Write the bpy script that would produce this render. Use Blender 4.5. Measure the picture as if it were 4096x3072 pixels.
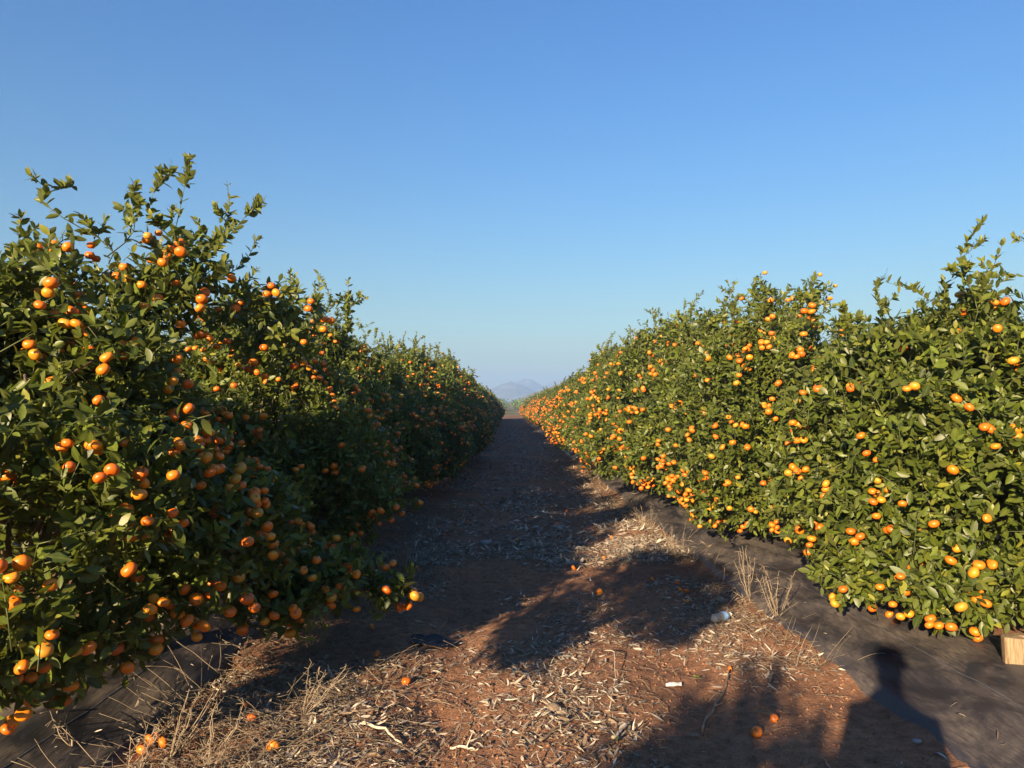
import bpy, math
import numpy as np
from mathutils import Vector, Matrix, Euler
from mathutils.kdtree import KDTree

for _o in list(bpy.data.objects):
    bpy.data.objects.remove(_o)
SC = bpy.context.scene
COL = SC.collection
R = math.radians

# ------------------------------------------------------------------ camera
CAM_H = 1.6
cam = bpy.data.cameras.new('camera')
cam.sensor_width = 36.0
cam.lens = 26.2
cam.clip_start = 0.05
cam.clip_end = 6000
camo = bpy.data.objects.new('camera', cam)
COL.objects.link(camo)
camo.location = (0, 0, CAM_H)
camo.rotation_euler = (R(90 + 1.77), 0, R(-0.3))
SC.camera = camo

# ------------------------------------------------------------------ sky, sun, exposure
HEAD, ELEV = R(26), R(16.2)          # light travels towards +x, +y
world = bpy.data.worlds.new('World')
SC.world = world
world.use_nodes = True
wn = world.node_tree
sky = wn.nodes.new('ShaderNodeTexSky')
sky.sky_type = 'NISHITA'
sky.sun_disc = False
sky.sun_elevation = ELEV
sky.sun_rotation = math.pi + HEAD
sky.altitude = 0
sky.air_density = 1.9
sky.dust_density = 0.4
sky.ozone_density = 8.0
hs = wn.nodes.new('ShaderNodeHueSaturation')
hs.inputs['Hue'].default_value = 0.515
hs.inputs['Saturation'].default_value = 1.12
wn.links.new(sky.outputs[0], hs.inputs['Color'])
wn.links.new(hs.outputs[0], wn.nodes['Background'].inputs[0])
wn.nodes['Background'].inputs[1].default_value = 0.062

sun = bpy.data.lights.new('sun', 'SUN')
sun.energy = 5.0
sun.angle = R(0.53)
sun.color = (1.0, 0.76, 0.5)
suno = bpy.data.objects.new('sun', sun)
COL.objects.link(suno)
LDIR = Vector((math.sin(HEAD) * math.cos(ELEV), math.cos(HEAD) * math.cos(ELEV), -math.sin(ELEV)))
suno.rotation_euler = LDIR.to_track_quat('-Z', 'Y').to_euler()
suno.location = (-30, -40, 30)

SC.view_settings.view_transform = 'Standard'
SC.view_settings.look = 'None'
SC.view_settings.gamma = 1.0
SC.view_settings.exposure = 1.64
SC.view_settings.use_curve_mapping = False
SC.render.engine = 'CYCLES'
SC.cycles.use_denoising = True
SC.cycles.max_bounces = 6
SC.cycles.diffuse_bounces = 3
SC.cycles.glossy_bounces = 2
SC.cycles.transmission_bounces = 5
SC.cycles.volume_bounces = 0
SC.cycles.caustics_reflective = False
SC.cycles.caustics_refractive = False

# ------------------------------------------------------------------ numeric helpers
def nrm(a):
    return a / np.maximum(np.linalg.norm(a, axis=-1, keepdims=True), 1e-9)

def _hash(ix, iy, iz, seed):
    n = (ix.astype(np.int64) * 374761393 + iy.astype(np.int64) * 668265263 + iz.astype(np.int64) * 1274126177 + seed * 971) & 0xFFFFFFFF
    n = ((n ^ (n >> 13)) * 1274126177) & 0xFFFFFFFF
    n = ((n ^ (n >> 16)) * 2246822519) & 0xFFFFFFFF
    return ((n ^ (n >> 15)) & 0xFFFFFF) / float(0xFFFFFF)

def vnoise(x, y, z, seed=0):
    x, y, z = np.broadcast_arrays(np.asarray(x, float), np.asarray(y, float), np.asarray(z, float))
    fx, fy, fz = np.floor(x), np.floor(y), np.floor(z)
    u, v, w = x - fx, y - fy, z - fz
    u, v, w = u * u * (3 - 2 * u), v * v * (3 - 2 * v), w * w * (3 - 2 * w)
    ix, iy, iz = fx.astype(np.int64), fy.astype(np.int64), fz.astype(np.int64)
    out = 0
    for dx in (0, 1):
        for dy in (0, 1):
            for dz in (0, 1):
                out = out + _hash(ix + dx, iy + dy, iz + dz, seed) * (u if dx else 1 - u) * (v if dy else 1 - v) * (w if dz else 1 - w)
    return out                                      # 0..1

def fbm(x, y, z=0.0, seed=0, octv=4):
    s, a, t = 0, 1.0, 0
    for k in range(octv):
        s = s + a * vnoise(x * 2 ** k, y * 2 ** k, np.asarray(z) * 2 ** k, seed + k * 17)
        t += a
        a *= 0.5
    return s / t                                    # 0..1

def sstep(a, b, x):
    t = np.clip((x - a) / (b - a), 0, 1)
    return t * t * (3 - 2 * t)

# ------------------------------------------------------------------ mesh helpers
def mesh_np(name, V, F, mats, attrs=None, smooth=True, mat_idx=None):
    """V (n,3); F: array (m,k) or list of such arrays (mixed sizes)."""
    Fs = F if isinstance(F, list) else [F]
    Fs = [np.asarray(f, np.int32) for f in Fs if len(f)]
    me = bpy.data.meshes.new(name)
    V = np.asarray(V, np.float32)
    me.vertices.add(len(V))
    me.vertices.foreach_set('co', V.ravel())
    idx = np.concatenate([f.ravel() for f in Fs])
    tot = np.concatenate([np.full(len(f), f.shape[1], np.int32) for f in Fs])
    st = np.concatenate([[0], np.cumsum(tot)[:-1]]).astype(np.int32)
    me.loops.add(len(idx))
    me.loops.foreach_set('vertex_index', idx)
    me.polygons.add(len(tot))
    me.polygons.foreach_set('loop_start', st)
    me.polygons.foreach_set('loop_total', tot)
    if mat_idx is not None:
        me.polygons.foreach_set('material_index', np.asarray(mat_idx, np.int32))
    for k, a in (attrs or {}).items():
        at = me.attributes.new(k, 'FLOAT_VECTOR', 'POINT')
        at.data.foreach_set('vector', np.asarray(a, np.float32).ravel())
    me.update(calc_edges=True)
    me.polygons.foreach_set('use_smooth', np.full(len(tot), bool(smooth)))
    for m in (mats if isinstance(mats, (list, tuple)) else [mats]):
        me.materials.append(m)
    me.validate()
    return me

def link(name, me, parent=None, loc=None):
    o = bpy.data.objects.new(name, me)
    COL.objects.link(o)
    if parent is not None:
        o.parent = parent
    if loc is not None:
        o.location = loc
    return o

def tag(o, label=None, cat=None, group=None, kind=None):
    for k, v in (('label', label), ('category', cat), ('group', group), ('kind', kind)):
        if v:
            o[k] = v
    return o

def empty(name, loc=(0, 0, 0), rz=0.0, s=1.0):
    o = bpy.data.objects.new(name, None)
    COL.objects.link(o)
    o.location = loc
    o.rotation_euler = (0, 0, rz)
    o.scale = (s, s, s)
    o.empty_display_size = 0.2
    return o

def tubes(P, rad, sides=3):
    """P (n,k,3) polylines, rad (n,k) -> V, F, one closed-ish tube each."""
    P = np.asarray(P, float)
    n, k, _ = P.shape
    rad = np.broadcast_to(np.asarray(rad, float), (n, k))
    T = np.empty_like(P)
    T[:, 1:-1] = P[:, 2:] - P[:, :-2]
    T[:, 0] = P[:, 1] - P[:, 0]
    T[:, -1] = P[:, -1] - P[:, -2]
    T = nrm(T)
    ref = np.where(np.abs(T[..., 2:3]) > 0.9, np.array([1.0, 0, 0]), np.array([0, 0, 1.0]))
    U = nrm(np.cross(T, ref))
    W = np.cross(T, U)
    a = np.arange(sides) * 2 * np.pi / sides
    V = P[:, :, None, :] + rad[:, :, None, None] * (np.cos(a)[None, None, :, None] * U[:, :, None, :] + np.sin(a)[None, None, :, None] * W[:, :, None, :])
    base = (np.arange(n) * k * sides)[:, None, None]
    i = np.arange(k - 1)[None, :, None] * sides
    j = np.arange(sides)[None, None, :]
    jn = (j + 1) % sides
    F = np.stack([base + i + j, base + i + jn, base + i + sides + jn, base + i + sides + j], -1).reshape(-1, 4)
    caps = []
    if sides == 3:
        b0 = (np.arange(n) * k * sides)
        caps = np.concatenate([np.stack([b0 + 2, b0 + 1, b0], -1), np.stack([b0 + (k - 1) * 3, b0 + (k - 1) * 3 + 1, b0 + (k - 1) * 3 + 2], -1)])
    else:
        b0 = (np.arange(n) * k * sides)
        caps = []
        for q in range(1, sides - 1):
            caps.append(np.stack([b0, b0 + q + 1, b0 + q], -1))
            e = b0 + (k - 1) * sides
            caps.append(np.stack([e, e + q, e + q + 1], -1))
        caps = np.concatenate(caps)
    return V.reshape(-1, 3), [F, caps]

def join(parts):
    """parts: list of (V, Flist) -> V, Flist"""
    Vs, Fs, n = [], [], 0
    for V, F in parts:
        F = F if isinstance(F, list) else [F]
        Vs.append(V)
        for f in F:
            Fs.append(np.asarray(f) + n)
        n += len(V)
    return np.concatenate(Vs), Fs

# leaf templates: rows of (t, half width), mid vertices carry the rib
def leaf_template(rows):
    v = [(0, 0.0, 0, 1)]
    for t, w in rows:
        v += [(-w, t, 1, 0), (0, t, 0, 1), (w, t, 1, 0)]
    v.append((0, 1.0, 0, 1))
    f = [(0, 2, 1), (0, 3, 2)]
    for i in range(len(rows) - 1):
        a, b = 1 + 3 * i, 4 + 3 * i
        f += [(a, a + 1, b + 1), (a, b + 1, b), (a + 1, a + 2, b + 2), (a + 1, b + 2, b + 1)]
    a, t = 1 + 3 * (len(rows) - 1), 1 + 3 * len(rows)
    f += [(a, a + 1, t), (a + 1, a + 2, t)]
    return np.array(v, float), np.array(f)

LEAF_HI = leaf_template([(0.2, 0.68), (0.5, 1.0), (0.8, 0.62)])
LEAF_MID = leaf_template([(0.3, 0.9), (0.7, 0.78)])
LEAF_LO = (np.array([(0, 0, 0, 1), (-1, 0.5, 1, 0), (1, 0.5, 1, 0), (0, 1, 0, 1)], float), np.array([(0, 2, 1), (1, 2, 3)]))

def leaves(tpl, pos, d, nh, length, wr, curl, fold, a1, a2, bend=None):
    T, F = tpl
    n = len(pos)
    d = nrm(d)
    x = nrm(np.cross(d, nh))
    z = np.cross(x, d)
    L = length[:, None]
    u = T[None, :, 0] * wr[:, None] * 0.5 * L
    t = T[None, :, 1]
    if bend is not None:
        u = u + bend[:, None] * t ** 2 * L
    v = t * L * (1 - 0.12 * np.abs(curl)[:, None] * t)
    w = np.abs(T[None, :, 0]) * wr[:, None] * 0.5 * L * fold[:, None] - curl[:, None] * L * t ** 2 * 0.45
    V = pos[:, None, :] + u[..., None] * x[:, None, :] + v[..., None] * d[:, None, :] + w[..., None] * z[:, None, :]
    m = T.shape[0]
    Fo = (F[None] + (np.arange(n) * m)[:, None, None]).reshape(-1, 3)
    at = np.empty((n, m, 3))
    at[..., 0] = a1[:, None]
    at[..., 1] = a2[:, None]
    at[..., 2] = T[None, :, 3]
    return V.reshape(-1, 3), Fo, at.reshape(-1, 3)

# ------------------------------------------------------------------ materials
def mat(name):
    m = bpy.data.materials.new(name)
    m.use_nodes = True
    nt = m.node_tree
    b = nt.nodes['Principled BSDF']
    return m, nt, b

def N(nt, t, **kw):
    n = nt.nodes.new(t)
    for k, v in kw.items():
        if k.startswith('i_'):
            n.inputs[int(k[2:])].default_value = v
        else:
            setattr(n, k, v)
    return n

def LK(nt, a, b):
    nt.links.new(a, b)

def ramp(nt, stops, fac=None):
    r = nt.nodes.new('ShaderNodeValToRGB')
    el = r.color_ramp.elements
    while len(el) > 1:
        el.remove(el[-1])
    el[0].position, el[0].color = stops[0][0], (*stops[0][1], 1)
    for p, c in stops[1:]:
        e = el.new(p)
        e.color = (*c, 1)
    if fac is not None:
        LK(nt, fac, r.inputs[0])
    return r.outputs[0]

def noise(nt, scale, detail=4, rough=0.55, vec=None, dist=0.0):
    n = nt.nodes.new('ShaderNodeTexNoise')
    n.inputs['Scale'].default_value = scale
    n.inputs['Detail'].default_value = detail
    n.inputs['Roughness'].default_value = rough
    n.inputs['Distortion'].default_value = dist
    if vec is not None:
        LK(nt, vec, n.inputs['Vector'])
    return n.outputs[0]

def math_n(nt, op, a, b=None, c=None):
    n = nt.nodes.new('ShaderNodeMath')
    n.operation = op
    for i, v in enumerate((a, b, c)):
        if v is None:
            continue
        if isinstance(v, (int, float)):
            n.inputs[i].default_value = v
        else:
            LK(nt, v, n.inputs[i])
    return n.outputs[0]

def mixc(nt, fac, a, b, blend='MIX'):
    n = nt.nodes.new('ShaderNodeMix')
    n.data_type = 'RGBA'
    n.blend_type = blend
    for s, v in ((0, fac), (6, a), (7, b)):
        if isinstance(v, (int, float)):
            n.inputs[s].default_value = v
        elif isinstance(v, tuple):
            n.inputs[s].default_value = (*v, 1)
        else:
            LK(nt, v, n.inputs[s])
    return n.outputs[2]

def bump(nt, h, b, strength=0.5, dist=0.01, prev=None):
    n = nt.nodes.new('ShaderNodeBump')
    n.inputs['Strength'].default_value = strength
    n.inputs['Distance'].default_value = dist
    LK(nt, h, n.inputs['Height'])
    if prev is not None:
        LK(nt, prev, n.inputs['Normal'])
    LK(nt, n.outputs[0], b.inputs['Normal'])
    return n.outputs[0]

def pos_vec(nt, scale=(1, 1, 1)):
    g = nt.nodes.new('ShaderNodeNewGeometry')
    mp = nt.nodes.new('ShaderNodeMapping')
    mp.inputs['Scale'].default_value = scale
    LK(nt, g.outputs['Position'], mp.inputs[0])
    return mp.outputs[0]

def obj_vec(nt, scale=(1, 1, 1)):
    g = nt.nodes.new('ShaderNodeTexCoord')
    mp = nt.nodes.new('ShaderNodeMapping')
    mp.inputs['Scale'].default_value = scale
    LK(nt, g.outputs['Object'], mp.inputs[0])
    return mp.outputs[0]

def attr3(nt, name):
    a = nt.nodes.new('ShaderNodeAttribute')
    a.attribute_name = name
    s = nt.nodes.new('ShaderNodeSeparateXYZ')
    LK(nt, a.outputs['Vector'], s.inputs[0])
    return s.outputs

def plain(name, col, rough=0.7, spec=0.4, var=0.25, vs=8.0, bs=0.0, bscale=60):
    m, nt, b = mat(name)
    v = obj_vec(nt)
    nz = noise(nt, vs, 5, 0.6, v)
    lo = tuple(c * (1 - var) for c in col)
    hi = tuple(min(1, c * (1 + var)) for c in col)
    LK(nt, ramp(nt, [(0.3, lo), (0.7, hi)], nz), b.inputs['Base Color'])
    b.inputs['Roughness'].default_value = rough
    b.inputs['Specular IOR Level'].default_value = spec
    if bs:
        bump(nt, noise(nt, bscale, 4, 0.6, v), b, bs, 0.004)
    return m

def make_leaf_mat(name, dark, midc, young, under, rough, trans):
    m, nt, b = mat(name)
    age, rnd, rib = attr3(nt, 'lf')
    c = ramp(nt, [(0.0, dark), (0.55, midc), (1.0, tuple(x * 1.5 for x in midc))], rnd)
    c = mixc(nt, age, c, young)
    rb = math_n(nt, 'MULTIPLY', math_n(nt, 'POWER', rib, 7.0), 0.3)
    c = mixc(nt, rb, c, (young[0] * 0.9, young[1] * 0.9, young[2]))
    g = nt.nodes.new('ShaderNodeNewGeometry')
    nz = noise(nt, 35, 3, 0.6, g.outputs['Position'])
    c = mixc(nt, 1.0, c, ramp(nt, [(0.25, (0.72, 0.75, 0.7)), (0.75, (1.2, 1.15, 1.1))], nz), 'MULTIPLY')
    c = mixc(nt, math_n(nt, 'MULTIPLY', g.outputs['Backfacing'], 0.6), c, under)
    LK(nt, c, b.inputs['Base Color'])
    b.inputs['Roughness'].default_value = rough
    b.inputs['Specular IOR Level'].default_value = 0.36
    tr = nt.nodes.new('ShaderNodeBsdfTranslucent')
    LK(nt, mixc(nt, 0.5, c, (young[0] * 0.9, young[1] * 1.1, young[2] * 0.5)), tr.inputs[0])
    mx = nt.nodes.new('ShaderNodeMixShader')
    mx.inputs[0].default_value = trans
    LK(nt, b.outputs[0], mx.inputs[1])
    LK(nt, tr.outputs[0], mx.inputs[2])
    LK(nt, mx.outputs[0], nt.nodes['Material Output'].inputs[0])
    return m

M = {}
M['leaf'] = make_leaf_mat('citrus_leaf', (0.028, 0.050, 0.009), (0.086, 0.120, 0.017), (0.27, 0.27, 0.035), (0.12, 0.14, 0.045), 0.42, 0.3)
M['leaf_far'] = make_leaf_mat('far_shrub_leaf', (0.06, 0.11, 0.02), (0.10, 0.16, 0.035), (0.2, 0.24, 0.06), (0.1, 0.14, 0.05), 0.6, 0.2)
M['litter'] = make_leaf_mat('dry_leaf', (0.15, 0.115, 0.085), (0.36, 0.32, 0.265), (0.17, 0.10, 0.045), (0.40, 0.36, 0.30), 0.85, 0.05)
M['straw'] = plain('straw', (0.23, 0.18, 0.12), 0.8, 0.2, 0.4, 3)
M['bark'] = plain('bark', (0.13, 0.095, 0.06), 0.85, 0.2, 0.4, 25, 0.6, 90)
M['twig'] = plain('green_twig', (0.075, 0.09, 0.03), 0.6, 0.3, 0.4, 12)
M['weed'] = plain('dead_weed_stem', (0.27, 0.215, 0.15), 0.8, 0.2, 0.35, 14, 0.4, 200)
M['stick'] = plain('dead_stick', (0.22, 0.165, 0.11), 0.85, 0.2, 0.5, 20, 0.6, 150)
M['stickpale'] = plain('bleached_stick', (0.5, 0.42, 0.3), 0.8, 0.2, 0.25, 20, 0.5, 150)
M['calyx'] = plain('calyx_green', (0.09, 0.12, 0.03), 0.6)
M['rock'] = plain('grey_stone', (0.27, 0.24, 0.22), 0.85, 0.25, 0.35, 14, 0.8, 40)
M['hose'] = plain('black_rubber', (0.018, 0.018, 0.02), 0.45, 0.4)
M['wire'] = plain('dull_wire', (0.22, 0.2, 0.19), 0.4, 0.6)
M['wire'].node_tree.nodes['Principled BSDF'].inputs['Metallic'].default_value = 0.8
M['paper'] = plain('white_paper', (0.6, 0.58, 0.53), 0.8, 0.2, 0.08, 60)
M['print'] = plain('grey_print', (0.25, 0.25, 0.26), 0.8)
M['skin'] = plain('skin', (0.45, 0.26, 0.17), 0.5)
M['shirt'] = plain('shirt_cloth', (0.09, 0.11, 0.17), 0.9)
M['jeans'] = plain('trouser_cloth', (0.05, 0.055, 0.07), 0.9)
M['hair'] = plain('hair_dark', (0.015, 0.012, 0.01), 0.5)
M['shoe'] = plain('shoe_leather', (0.06, 0.04, 0.03), 0.6)
M['black'] = plain('black_glass', (0.01, 0.01, 0.012), 0.15)

# mandarin peel
m, nt, b = mat('mandarin_peel')
hue, grn, rn = attr3(nt, 'fc')
ov = obj_vec(nt)
c = ramp(nt, [(0.0, (0.56, 0.10, 0.005)), (0.5, (0.70, 0.178, 0.007)), (1.0, (0.74, 0.265, 0.011))], hue)
pn = noise(nt, 26, 3, 0.6, ov)
gm = math_n(nt, 'MULTIPLY', grn, ramp(nt, [(0.35, (0.15, 0.15, 0.15)), (0.65, (1, 1, 1))], pn))
c = mixc(nt, gm, c, (0.30, 0.27, 0.03))
LK(nt, c, b.inputs['Base Color'])
b.inputs['Roughness'].default_value = 0.40
b.inputs['Specular IOR Level'].default_value = 0.5
b.inputs['Subsurface Weight'].default_value = 0.0
bump(nt, noise(nt, 230, 2, 0.5, ov), b, 0.25, 0.0015)
M['peel'] = m

# red soil
m, nt, b = mat('red_soil')
pv = pos_vec(nt)
n1 = noise(nt, 0.9, 6, 0.6, pv)
n2 = noise(nt, 14, 6, 0.65, pv)
n3 = noise(nt, 90, 4, 0.7, pv)
c = ramp(nt, [(0.3, (0.165, 0.088, 0.052)), (0.5, (0.275, 0.145, 0.08)), (0.72, (0.38, 0.21, 0.12))], n2)
c = mixc(nt, 1.0, c, ramp(nt, [(0.3, (0.72, 0.74, 0.78)), (0.7, (1.15, 1.1, 1.05))], n1), 'MULTIPLY')
c = mixc(nt, 1.0, c, ramp(nt, [(0.3, (0.65, 0.65, 0.65)), (0.7, (1.25, 1.22, 1.18))], n3), 'MULTIPLY')
vo = nt.nodes.new('ShaderNodeTexVoronoi')
vo.feature = 'DISTANCE_TO_EDGE'
vo.inputs['Scale'].default_value = 11
wv = nt.nodes.new('ShaderNodeVectorMath')
wv.operation = 'ADD'
nn = nt.nodes.new('ShaderNodeTexNoise')
nn.inputs['Scale'].default_value = 9
LK(nt, pv, nn.inputs['Vector'])
sc_ = nt.nodes.new('ShaderNodeVectorMath')
sc_.operation = 'SCALE'
sc_.inputs['Scale'].default_value = 0.12
LK(nt, nn.outputs['Color'], sc_.inputs[0])
LK(nt, pv, wv.inputs[0])
LK(nt, sc_.outputs[0], wv.inputs[1])
LK(nt, wv.outputs[0], vo.inputs['Vector'])
crack = ramp(nt, [(0.0, (0, 0, 0)), (0.05, (1, 1, 1))], vo.outputs['Distance'])
cm = ramp(nt, [(0.45, (0, 0, 0)), (0.6, (1, 1, 1))], noise(nt, 1.6, 2, 0.5, pv))
crack = mixc(nt, cm, (1.0, 1.0, 1.0), crack)
# far away: dry pasture between the orchards
sx = nt.nodes.new('ShaderNodeSeparateXYZ')
LK(nt, pv, sx.inputs[0])
far = math_n(nt, 'SMOOTH_MIN', 1.0, math_n(nt, 'MAXIMUM', 0.0, math_n(nt, 'DIVIDE', math_n(nt, 'SUBTRACT', sx.outputs[1], 115.0), 25.0)), 0.1)
c = mixc(nt, far, c, ramp(nt, [(0.35, (0.10, 0.12, 0.035)), (0.65, (0.24, 0.19, 0.09))], noise(nt, 0.05, 4, 0.6, pv)))
LK(nt, c, b.inputs['Base Color'])
b.inputs['Roughness'].default_value = 0.95
b.inputs['Specular IOR Level'].default_value = 0.15
h = math_n(nt, 'ADD', math_n(nt, 'MULTIPLY', n3, 0.5), math_n(nt, 'MULTIPLY', noise(nt, 38, 5, 0.7, pv), 1.0))
p1 = bump(nt, h, b, 0.9, 0.012)
bump(nt, crack, b, 0.7, 0.006, p1)
M['soil'] = m

# black woven weed mat
def mat_material(name, dusty):
    m, nt, b = mat(name)
    pv = pos_vec(nt)
    dn = noise(nt, 2.3, 6, 0.65, pos_vec(nt, (1.6, 0.7, 1)), 0.6)
    ds = noise(nt, 30, 4, 0.6, pos_vec(nt, (3.0, 0.35, 1)))
    dust = math_n(nt, 'MULTIPLY', ramp(nt, [(0.40, (0, 0, 0)), (0.62, (1, 1, 1))], dn), ramp(nt, [(0.3, (0.25, 0.25, 0.25)), (0.65, (1, 1, 1))], ds))
    base = mixc(nt, math_n(nt, 'ADD', math_n(nt, 'MULTIPLY', dust, dusty), 0.05), (0.017, 0.020, 0.028), (0.19, 0.15, 0.11))
    LK(nt, base, b.inputs['Base Color'])
    LK(nt, ramp(nt, [(0.0, (0.38, 0.38, 0.38)), (0.8, (0.9, 0.9, 0.9))], dust), b.inputs['Roughness'])
    b.inputs['Specular IOR Level'].default_value = 0.5
    wx = nt.nodes.new('ShaderNodeTexWave')
    wx.bands_direction = 'X'
    wx.inputs['Scale'].default_value = 60
    LK(nt, pv, wx.inputs['Vector'])
    wy = nt.nodes.new('ShaderNodeTexWave')
    wy.bands_direction = 'Y'
    wy.inputs['Scale'].default_value = 75
    LK(nt, pv, wy.inputs['Vector'])
    p1 = bump(nt, math_n(nt, 'ADD', wx.outputs['Fac'], wy.outputs['Fac']), b, 0.15, 0.001)
    bump(nt, noise(nt, 9, 4, 0.6, pos_vec(nt, (3, 0.6, 1))), b, 0.35, 0.012, p1)
    return m
M['mat'] = mat_material('black_woven_mat', 0.6)
M['mat_dusty'] = mat_material('dusty_woven_mat', 0.95)
M['scrap'] = plain('black_plastic', (0.012, 0.014, 0.022), 0.7, 0.15)
M['thread'] = plain('pale_blue_thread', (0.12, 0.14, 0.19), 0.8)

# weathered pale wood
m, nt, b = mat('pale_wood')
ov = obj_vec(nt, (14, 14, 1.2))
g1 = noise(nt, 6, 6, 0.65, ov, 0.8)
LK(nt, ramp(nt, [(0.3, (0.08, 0.05, 0.028)), (0.5, (0.24, 0.17, 0.09)), (0.75, (0.34, 0.26, 0.15))], g1), b.inputs['Base Color'])
b.inputs['Roughness'].default_value = 0.75
bump(nt, g1, b, 0.5, 0.004)
M['wood'] = m

# clear plastic, printed label
m, nt, b = mat('clear_plastic')
b.inputs['Base Color'].default_value = (0.9, 0.94, 0.97, 1)
b.inputs['Roughness'].default_value = 0.12
b.inputs['IOR'].default_value = 1.3
b.inputs['Transmission Weight'].default_value = 0.75
bump(nt, noise(nt, 60, 3, 0.6, obj_vec(nt)), b, 0.4, 0.004)
M['plastic'] = m
M['label'] = plain('blue_label', (0.22, 0.42, 0.75), 0.4, 0.5, 0.15, 30)
M['cap'] = plain('white_cap', (0.7, 0.72, 0.75), 0.4)

def terrain_mat(name, a, bb, rockc, sc):
    m, nt, b = mat(name)
    pv = pos_vec(nt)
    n1 = noise(nt, sc, 6, 0.6, pv)
    n2 = noise(nt, sc * 6, 5, 0.65, pv)
    c = ramp(nt, [(0.35, a), (0.65, bb)], n1)
    c = mixc(nt, ramp(nt, [(0.48, (0, 0, 0)), (0.58, (1, 1, 1))], n2), c, rockc)
    LK(nt, c, b.inputs['Base Color'])
    b.inputs['Roughness'].default_value = 0.95
    b.inputs['Specular IOR Level'].default_value = 0.1
    bump(nt, n2, b, 0.6, 0.2 / sc * 0.05)
    return m
M['knoll'] = terrain_mat('rocky_slope', (0.09, 0.12, 0.03), (0.16, 0.16, 0.06), (0.26, 0.24, 0.22), 0.06)
M['mountain'] = terrain_mat('far_mountain', (0.08, 0.09, 0.04), (0.15, 0.13, 0.08), (0.2, 0.18, 0.15), 0.008)

# ------------------------------------------------------------------ ground
LX, RX = -2.4, 3.1                       # the two tree rows
def ridge(x):
    r = 0.20 * sstep(1.9, 2.7, x) * (1 - sstep(3.6, 4.4, x))
    l = 0.15 * sstep(1.62, 2.3, -x) * (1 - sstep(2.7, 3.4, -x))
    return r + l

def ground_smooth(x, y):
    x, y = np.asarray(x, float), np.asarray(y, float)
    nearf = 1 - sstep(90, 115, y)
    z = ridge(x) * nearf
    z = z + 0.05 * (fbm(x * 0.35, y * 0.35, 0, 3, 3) - 0.5) * nearf
    trk = np.exp(-((x + 0.33) / 0.22) ** 2) + np.exp(-((x - 1.02) / 0.22) ** 2)
    z = z - 0.045 * trk * nearf
    yy = np.clip(y, 110, 330)
    z = z + 3.4 * ((yy - 110) / 220) ** 1.2 + 10 * sstep(400, 1700, y)
    return z

def ground_z(x, y):
    x, y = np.asarray(x, float), np.asarray(y, float)
    k = 1 - sstep(20, 40, y)
    z = ground_smooth(x, y)
    z = z + k * 0.045 * (fbm(x * 3.1, y * 3.1, 0, 21, 4) - 0.5)
    lump = np.abs(fbm(x * 11, y * 11, 0, 41, 3) - 0.5)
    z = z + k * 0.022 * (0.25 - lump)
    return z

def grow(a, step, f, lim, mx=1e9):
    out, v, s = [], a, step
    while v < lim:
        s = min(s * f, mx)
        v += s
        out.append(min(v, lim))
    return np.array(out)

EXT = 2250.0
xp = np.arange(-2.3, 2.31, 0.03)
xs = np.concatenate([-grow(2.3, 0.05, 1.09, EXT)[::-1], xp, grow(2.3, 0.05, 1.09, EXT)])
yp = np.arange(2.8, 7.8, 0.03)
ys = np.concatenate([2.8 - grow(0, 0.06, 1.25, 60)[::-1], yp, grow(yp[-1], 0.031, 1.018, EXT)])
GX, GY = np.meshgrid(xs, ys)
GZ = ground_z(GX, GY)
nx, ny = len(xs), len(ys)
i, j = np.meshgrid(np.arange(nx - 1), np.arange(ny - 1))
q = (j * nx + i).ravel()
gF = np.stack([q, q + 1, q + nx + 1, q + nx], -1)
gme = mesh_np('ground', np.stack([GX, GY, GZ], -1).reshape(-1, 3), gF, M['soil'])
tag(link('ground', gme), 'red cracked soil of the orchard lane and the land beyond', kind='structure')

# rocky knoll beyond the end of the lane
def hill_mesh(name, cx, cy, rx, ry, hgt, z0, seed, mt, n=90, rough=0.35, sharp=1.0, freq=3.0):
    u = np.linspace(-1, 1, n)
    U, W = np.meshgrid(u, u)
    r = np.sqrt(U ** 2 + W ** 2)
    f = np.clip(1 - r, 0, 1) ** sharp
    f = f * (1 - rough + 2 * rough * (1 - 2 * np.abs(fbm(U * freq, W * freq, 0.5, seed, 5) - 0.5)))
    f = f + 0.25 * rough * (fbm(U * freq * 3, W * freq * 3, 2, seed + 5, 4) - 0.5) * sstep(0.0, 0.25, 1 - r)
    X, Y = cx + U * rx, cy + W * ry
    Z = z0 + f * hgt
    i, j = np.meshgrid(np.arange(n - 1), np.arange(n - 1))
    q = (j * n + i).ravel()
    F = np.stack([q, q + 1, q + n + 1, q + n], -1)
    return mesh_np(name, np.stack([X, Y, Z], -1).reshape(-1, 3), F, mt)

tag(link('hill', hill_mesh('hill', 62, 430, 65, 60, 19, 2.0, 7, M['knoll'], 110, 0.3, 0.9, 4)), 'low rocky green hill rising behind the far end of the lane', kind='structure')
for nm, cx, cy, rx, ry, hh, sd, lab, shp in (
        ('mountain', 6, 1620, 105, 150, 48, 12, 'rounded blue mountain closing the lane', 0.75),
        ('mountain', 46, 2000, 125, 150, 74, 15, 'pointed hazy mountain behind the rounded one', 1.0),
        ('mountain', -235, 1950, 330, 240, 80, 22, 'large faint mountain rising above the shaded row', 0.9),
        ('mountain', 150, 2080, 210, 100, 66, 31, 'faint low mountain ridge behind the sunlit row', 0.9)):
    tag(link(nm, hill_mesh(nm, cx, cy, rx, ry, hh, 4.0, sd, M['mountain'], 80, 0.16, shp, 2.2)), lab, kind='structure')

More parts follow.
